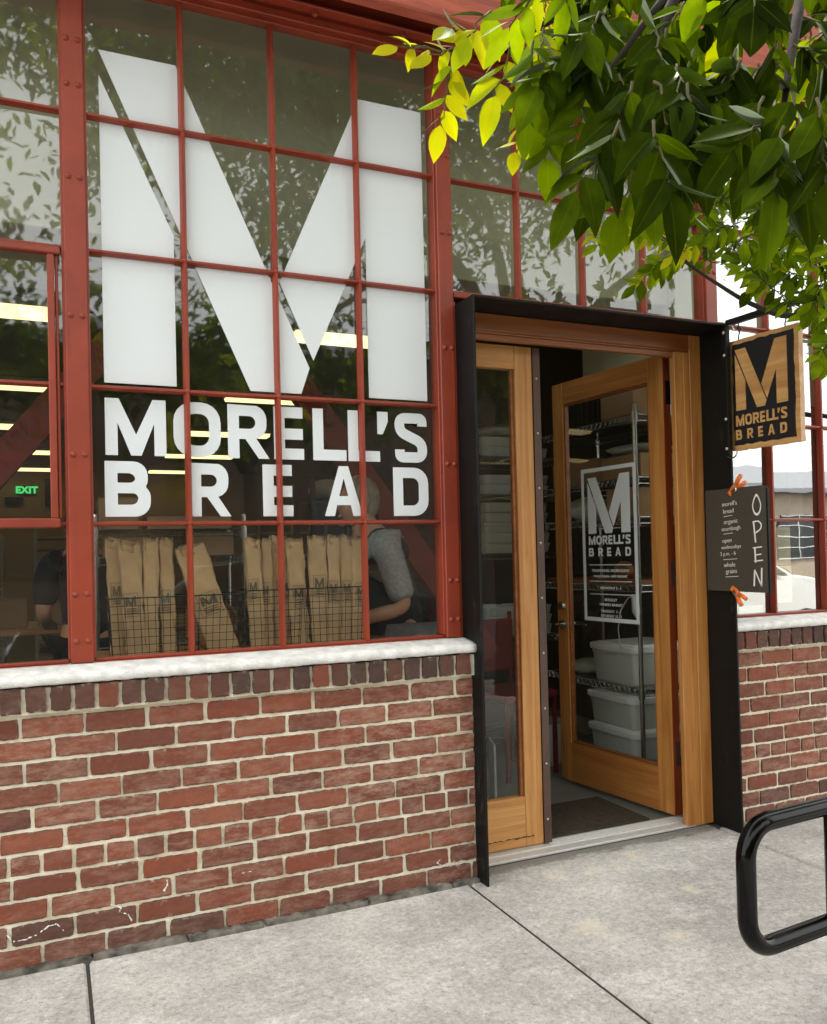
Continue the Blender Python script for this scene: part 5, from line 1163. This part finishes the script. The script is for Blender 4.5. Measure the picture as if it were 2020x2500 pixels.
# hanging branch that enters the picture
hb0 = atd(1700, -180, 1.9); limb(bm_, [(-1.0, .6, 3.6), W(atd(1650, -330, 2.1)), W(atd(1480, -120, 1.7)), W(atd(1400, 20, 1.5)), W(atd(1375, 170, 1.35))], .022, .003)
limb(bm_, [W(atd(1480, -120, 1.7)), W(atd(1250, -20, 1.65)), W(atd(1130, 60, 1.6)), W(atd(1010, 95, 1.55)), W(atd(955, 117, 1.55))], .009, .0022)
limb(bm_, [W(atd(1650, -330, 2.1)), W(atd(1690, -60, 1.6)), W(atd(1660, 120, 1.4)), W(atd(1640, 260, 1.3))], .012, .003)
limb(bm_, [W(atd(1390, 0, 1.5)), W(atd(1300, 120, 1.45)), W(atd(1210, 220, 1.4))], .006, .002)
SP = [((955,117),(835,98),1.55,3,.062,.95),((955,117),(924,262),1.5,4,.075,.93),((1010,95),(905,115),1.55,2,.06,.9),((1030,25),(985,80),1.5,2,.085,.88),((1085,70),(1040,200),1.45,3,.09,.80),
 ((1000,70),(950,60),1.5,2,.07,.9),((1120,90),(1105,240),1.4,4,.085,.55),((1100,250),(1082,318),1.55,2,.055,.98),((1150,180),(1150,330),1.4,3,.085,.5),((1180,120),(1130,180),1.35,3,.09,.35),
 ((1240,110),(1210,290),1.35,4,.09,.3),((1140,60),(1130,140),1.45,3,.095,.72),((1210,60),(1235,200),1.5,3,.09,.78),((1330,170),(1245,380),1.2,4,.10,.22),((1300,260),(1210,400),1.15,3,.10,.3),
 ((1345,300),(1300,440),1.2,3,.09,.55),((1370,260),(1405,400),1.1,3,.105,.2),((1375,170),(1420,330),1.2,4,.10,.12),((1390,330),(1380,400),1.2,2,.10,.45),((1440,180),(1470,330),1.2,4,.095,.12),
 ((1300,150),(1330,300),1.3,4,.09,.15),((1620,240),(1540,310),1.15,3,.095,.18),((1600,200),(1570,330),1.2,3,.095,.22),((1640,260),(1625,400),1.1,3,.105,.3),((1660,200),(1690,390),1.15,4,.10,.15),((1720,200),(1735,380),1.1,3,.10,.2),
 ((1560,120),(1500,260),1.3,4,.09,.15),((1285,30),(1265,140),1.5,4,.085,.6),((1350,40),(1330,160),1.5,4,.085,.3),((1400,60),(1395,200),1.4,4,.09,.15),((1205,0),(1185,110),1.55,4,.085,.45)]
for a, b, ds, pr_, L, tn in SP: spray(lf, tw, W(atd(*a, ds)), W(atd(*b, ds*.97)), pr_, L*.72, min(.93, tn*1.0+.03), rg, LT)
yb = lambda x: np.interp(x, [1000, 1100, 1200, 1300, 1400, 1480, 1560, 1736, 1800], [10, 90, 150, 205, 280, 215, 180, 250, 280])
for i in range(115):
    x = rg.uniform(1080, 1800); y = rg.uniform(-160, yb(x)); ds = rg.uniform(1.25, 2.1); an = rg.gauss(math.pi/2+.1, .7); ln2 = rg.uniform(70, 130)
    x2, y2 = x+ln2*math.cos(an), y+ln2*math.sin(an)
    if y2 > yb(x2)+60: continue
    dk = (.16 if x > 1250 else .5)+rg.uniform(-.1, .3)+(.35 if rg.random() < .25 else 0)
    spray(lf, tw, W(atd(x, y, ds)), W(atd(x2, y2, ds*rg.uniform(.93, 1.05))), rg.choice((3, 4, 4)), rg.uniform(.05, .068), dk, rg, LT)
lf.build('leaves', 'leafn', t1, smooth=True); bm_.mi = 1; bm_.add(tw.v, tw.f)
bm_.build('branches', ['bark', 'twig'], t1, smooth=True)
# crown above and behind the viewer
def crown(tree_o, blobs, n, L, name, m, seed, tones=(.1, .75), clip=True, off=Vector((0, 0, 0)), tpl=LTs):
    mb = MB(); rg = random.Random(seed); tot = sum(b[3]*b[4]*b[5] for b in blobs); 
    for (x, y, z, rx, ry, rz) in blobs:
        k = int(n*rx*ry*rz/tot); cl = [(rg.gauss(0, .5), rg.gauss(0, .5), rg.gauss(0, .45)) for _ in range(max(3, k//28))]
        for c in cl:
            q = Vector((x+rx*c[0], y+ry*c[1], z+rz*c[2])); tn0 = rg.uniform(*tones)
            for _ in range(28):
                p = q+Vector((rg.gauss(0, .20), rg.gauss(0, .20), rg.gauss(0, .13)))*max(.8, rx*.45)
                if clip:
                    X, Y, Z = topx(p)
                    if Z > 0 and -60 < X < 1800 and -60 < Y < 2250: continue
                d = Vector((rg.uniform(-1, 1), rg.uniform(-1, 1), rg.uniform(-1.1, .2))); put_leaf(mb, p-off, d, Vector((rg.uniform(-.6, .6), rg.uniform(-.6, .6), 1)), L*rg.uniform(.7, 1.2), tn0+rg.uniform(-.15, .15), tpl)
    return mb.build(name, m, tree_o, smooth=False)
crown(t1, [(2.2, -2.6, 4.5, 1.9, 1.1, .9), (.9, -3.2, 4.9, 1.5, 1.2, .8), (3.6, -3.4, 5.2, 1.8, 1.5, 1.1), (-.1, -3.4, 5.2, .9, .9, .5), (1.2, -2.6, 5.6, 2.6, 1.8, .8), (.9, -3.0, 4.5, 1.3, 1.0, .6), (2.4, -3.6, 4.3, 2.0, 1.2, .8), (1.6, -4.6, 6.0, 2.2, 1.2, 1.2)], 30000, .10, 'crown', 'leafn', 5, off=O1)
# --- second tree, further along, small bright leaves
O2 = Vector((6.8, -1.2, 0)); t2 = empty('street_tree', O2, 0, 'farther street tree whose small bright leaves reach over the hanging sign', 'tree'); tk = MB(); b2 = MB(); l2 = MB(); rg = random.Random(33)
limb(tk, [(0, 0, -.1), (.02, .0, 1.0), (-.02, .03, 2.2), (.0, .0, 3.0)], .10, .06, 12); tk.build('trunk', 'bark', t2, smooth=True)
def W2(v): return Vector(v)-O2
M_ = [(1900, 640, 3.9), (1736, 655, 3.7), (1640, 665, 3.6), (1560, 630, 3.5), (1490, 585, 3.4), (1430, 545, 3.35)]
limb(b2, [(0, 0, 2.0)]+[W2(atd(*q)) for q in M_], .018, .004)
limb(b2, [W2(atd(1490, 585, 3.4)), W2(atd(1440, 548, 3.3)), W2(atd(1400, 500, 3.2)), W2(atd(1345, 480, 3.2))], .005, .002)
limb(b2, [(0, 0, 2.6), W2(atd(1800, 380, 3.8)), W2(atd(1650, 430, 3.6)), W2(atd(1560, 460, 3.5))], .014, .003)
limb(b2, [(0, 0, 2.8), (-.6, .2, 3.4), (-1.2, .3, 3.8)], .05, .012); limb(b2, [(0, 0, 2.9), (.5, -.3, 3.8), (.9, -.5, 4.6)], .05, .012)
S2 = [((1400,500),(1330,475)),((1345,482),(1245,505)),((1330,480),(1290,500)),((1440,530),(1365,560)),((1430,545),(1345,590)),((1470,510),(1420,530)),((1500,470),(1440,440)),((1480,440),(1560,420)),((1500,540),(1440,520)),((1540,470),(1480,500)),((1570,420),(1500,400)),((1600,560),(1540,520)),((1660,640),(1590,590)),((1700,600),(1640,560)),((1740,640),(1720,720)),((1720,540),(1660,500)),((1700,500),(1620,470)),((1660,470),(1580,450)),((1736,450),(1680,430)),((1745,700),(1725,750)),((1740,580),(1700,640)),((1640,540),(1590,600)),((1620,600),(1560,560))]
def s2tone(x): return .62+rg.uniform(-.15, .25)
for a, b in S2:
    for k in range(2): ds = rg.uniform(3.0, 3.7); j = lambda: rg.uniform(-14, 14); spray(l2, b2, W2(atd(a[0]+j(), a[1]+j(), ds)), W2(atd(b[0]+j(), b[1]+j(), ds*.98)), 4, rg.uniform(.062, .08), s2tone(a[0])+(.12 if a[0] < 1480 else -.12), rg, LTs)
for i in range(85):
    x = rg.uniform(1530, 1880); y = rg.uniform(330, 735); 
    if y < 330+.9*max(0, 1640-x) or y > 540+.75*(x-1530): continue
    an = rg.uniform(0, 6.28); ds = rg.uniform(3.2, 4.2)
    if y > 590 and x < 1660: continue
    if y > 540 and x < 1700 and math.sin(an) > 0: an = -an
    spray(l2, b2, W2(atd(x, y, ds)), W2(atd(x+55*math.cos(an), y+45*math.sin(an), ds)), 4, rg.uniform(.055, .078), rg.uniform(.35, .82), rg, LTs)
l2.build('leaves', 'leafn', t2, smooth=False); b2.build('branches', 'bark', t2, smooth=True)
crown(t2, [(5.6, -2.0, 4.3, 1.1, .9, .9), (6.6, -2.4, 4.8, 1.1, .9, .8)], 4500, .085, 'crown', 'leafn', 8, off=O2)
# --- trees and buildings over the road (seen only in the glass)
def far_tree(x, y, h, r, lab, seed):
    e = empty('roadside_tree', (x, y, -.14), 0, lab, 'tree', 'trees across the road'); rg = random.Random(seed); tk = MB(); limb(tk, [(0, 0, 0), (.1, .05, h*.3), (0, 0, h*.6)], .2, .08, 10); limb(tk, [(0, 0, h*.4), (r*.5, .2, h*.65)], .09, .03); limb(tk, [(0, 0, h*.4), (-r*.5, -.2, h*.7)], .09, .03); tk.build('trunk', 'bark', e, smooth=True)
    crown(e, [(x, y, h*.68, r, r*.8, h*.25), (x+r*.5, y, h*.6, r*.7, r*.6, h*.18), (x-r*.5, y+.3, h*.62, r*.7, r*.6, h*.18)], 5200, .24, 'crown', 'leafn', seed, off=Vector((x, y, -.14)), tones=(.2, .7))
far_tree(-2.0, -13, 8.0, 2.6, 'tall leafy tree over the road, left of the others', 3)
far_tree(3.6, -13.5, 7.6, 2.6, 'leafy tree over the road in front of the warehouse', 4)
wh = empty('warehouse', (-2, -17.5, -.14), 0, 'dark brick warehouse across the road', 'building')
mb = MB(); mb.box(-22, 17.8, -6, 0, 0, 6.6); mb.build('wall', 'dbrick', wh); mb = MB(); mb.box(-22.2, 18, -6.2, .2, 6.6, 6.9); mb.build('roof', 'greyroof', wh)
for i in range(8):
    x = -20+i*4; mb = MB(); mb.box(x, x+2, .0, .06, 1.2, 3.0); wn = mb.build('window', 'dark', wh); mb = MB(); mb.box(x+.08, x+1.92, .061, .07, 1.28, 2.92); mb.build('pane', 'darkgl', wn)
bh = empty('beige_shed', (19, -17.0, -.14), 0, 'low beige building with a grey roof across the road', 'building')
mb = MB(); mb.box(-2.8, 16, -6, 0, 0, 3.1); mb.build('wall', 'beige', bh); mb = MB(); mb.prism([(-6.3, 3.1), (.4, 3.1), (.4, 3.25), (-3, 4.2), (-6.3, 3.3)], lambda u, v, d: (d, u, v), -3.0, 16.3); mb.build('roof', 'greyroof', bh)
for x in (-1.5, 3.0, 8):
    mb = MB(); mb.box(x, x+2.6, 0, .06, 1.0, 2.4); wn = mb.build('window', 'darkgl', bh)
    mb = MB()
    for k in range(1, 3): mb.box(x+2.6*k/3-.02, x+2.6*k/3+.02, .061, .08, 1.0, 2.4)
    for k in range(5): mb.box(x, x+2.6, .061, .079, 1.0+.34*k, 1.03+.34*k)
    mb.build('window_bar', 'white', wn)
# parked car
def car(x, y, m, lab, rz=0, sc_=1.):
    e = empty('parked_car', (x, y, -.14), rz, lab, 'car', 'cars parked along the kerb')
    prof = [(-2.1, .35), (-2.15, .62), (-2.05, .82), (-1.75, .92), (-1.15, .96), (-.55, 1.36), (.1, 1.43), (.75, 1.38), (1.35, 1.05), (1.95, .95), (2.12, .75), (2.1, .35)]
    vs = []; fs = []; n = len(prof); ws = (-.84, -.80, -.62, .62, .80, .84)
    for wi, w_ in enumerate(ws):
        for px_, z in prof:
            ww = w_
            if z > 1.0: ww = w_*(.80 if abs(w_) > .7 else .85)
            zz = z-(.03 if abs(w_) > .7 and z > .9 else 0)
            if wi in (0, 5): zz = min(zz, .94+(z-.94)*.6 if z > .94 else z)
            vs.append((px_, ww, zz))
    for i in range(5):
        for j in range(n-1): fs.append((i*n+j, i*n+j+1, (i+1)*n+j+1, (i+1)*n+j))
        fs.append((i*n+n-1, i*n, (i+1)*n, (i+1)*n+n-1))
    fs += [tuple(range(n)), tuple(range(5*n, 6*n))[::-1]]; mb = MB(); mb.add(vs, fs); b = mb.build('body', m, e); smooth_by_angle(b, 35)
    for s in (-1, 1):
        mb = MB(); q = s*.735; mb.add([(-1.0, q, .98), (-.5, q*.95, 1.31), (.1, q*.93, 1.37), (.7, q*.94, 1.33), (1.15, q, 1.04)], [(0, 1, 2, 3, 4)]); mb.build('side_window', 'darkgl', e)
    mb = MB(); mb.add([(-1.16, -.6, .975), (-1.16, .6, .975), (-.58, .5, 1.36), (-.58, -.5, 1.36)], [(0, 1, 2, 3)]); mb.build('windscreen', 'darkgl', e)
    mb = MB(); mb.add([(1.36, -.6, 1.06), (1.36, .6, 1.06), (.80, .5, 1.375), (.80, -.5, 1.375)], [(0, 1, 2, 3)]); mb.build('rear_window', 'darkgl', e)
    for sx in (-1.35, 1.3):
        for s in (-1, 1):
            mb = MB(); mb.tube([(sx, s*.66, .31), (sx, s*.855, .31)], .31, 20); wh_ = mb.build('wheel', 'tyre', e); mb = MB(); mb.tube([(sx, s*.85, .31), (sx, s*.862, .31)], .19, 16); mb.build('rim', 'alu', wh_)
    for s in (-1, 1): mb = MB(); ellip(mb, (-2.08, s*.6, .7), .06, .16, .08, 12, 8); mb.build('headlight', 'lampg', e, smooth=True)
    return e
car(1.6, -5.3, 'silver', 'dark charcoal car parked at the kerb, faintly reflected in the window'); car(7.2, -5.3, 'white', 'white car parked farther along the kerb')
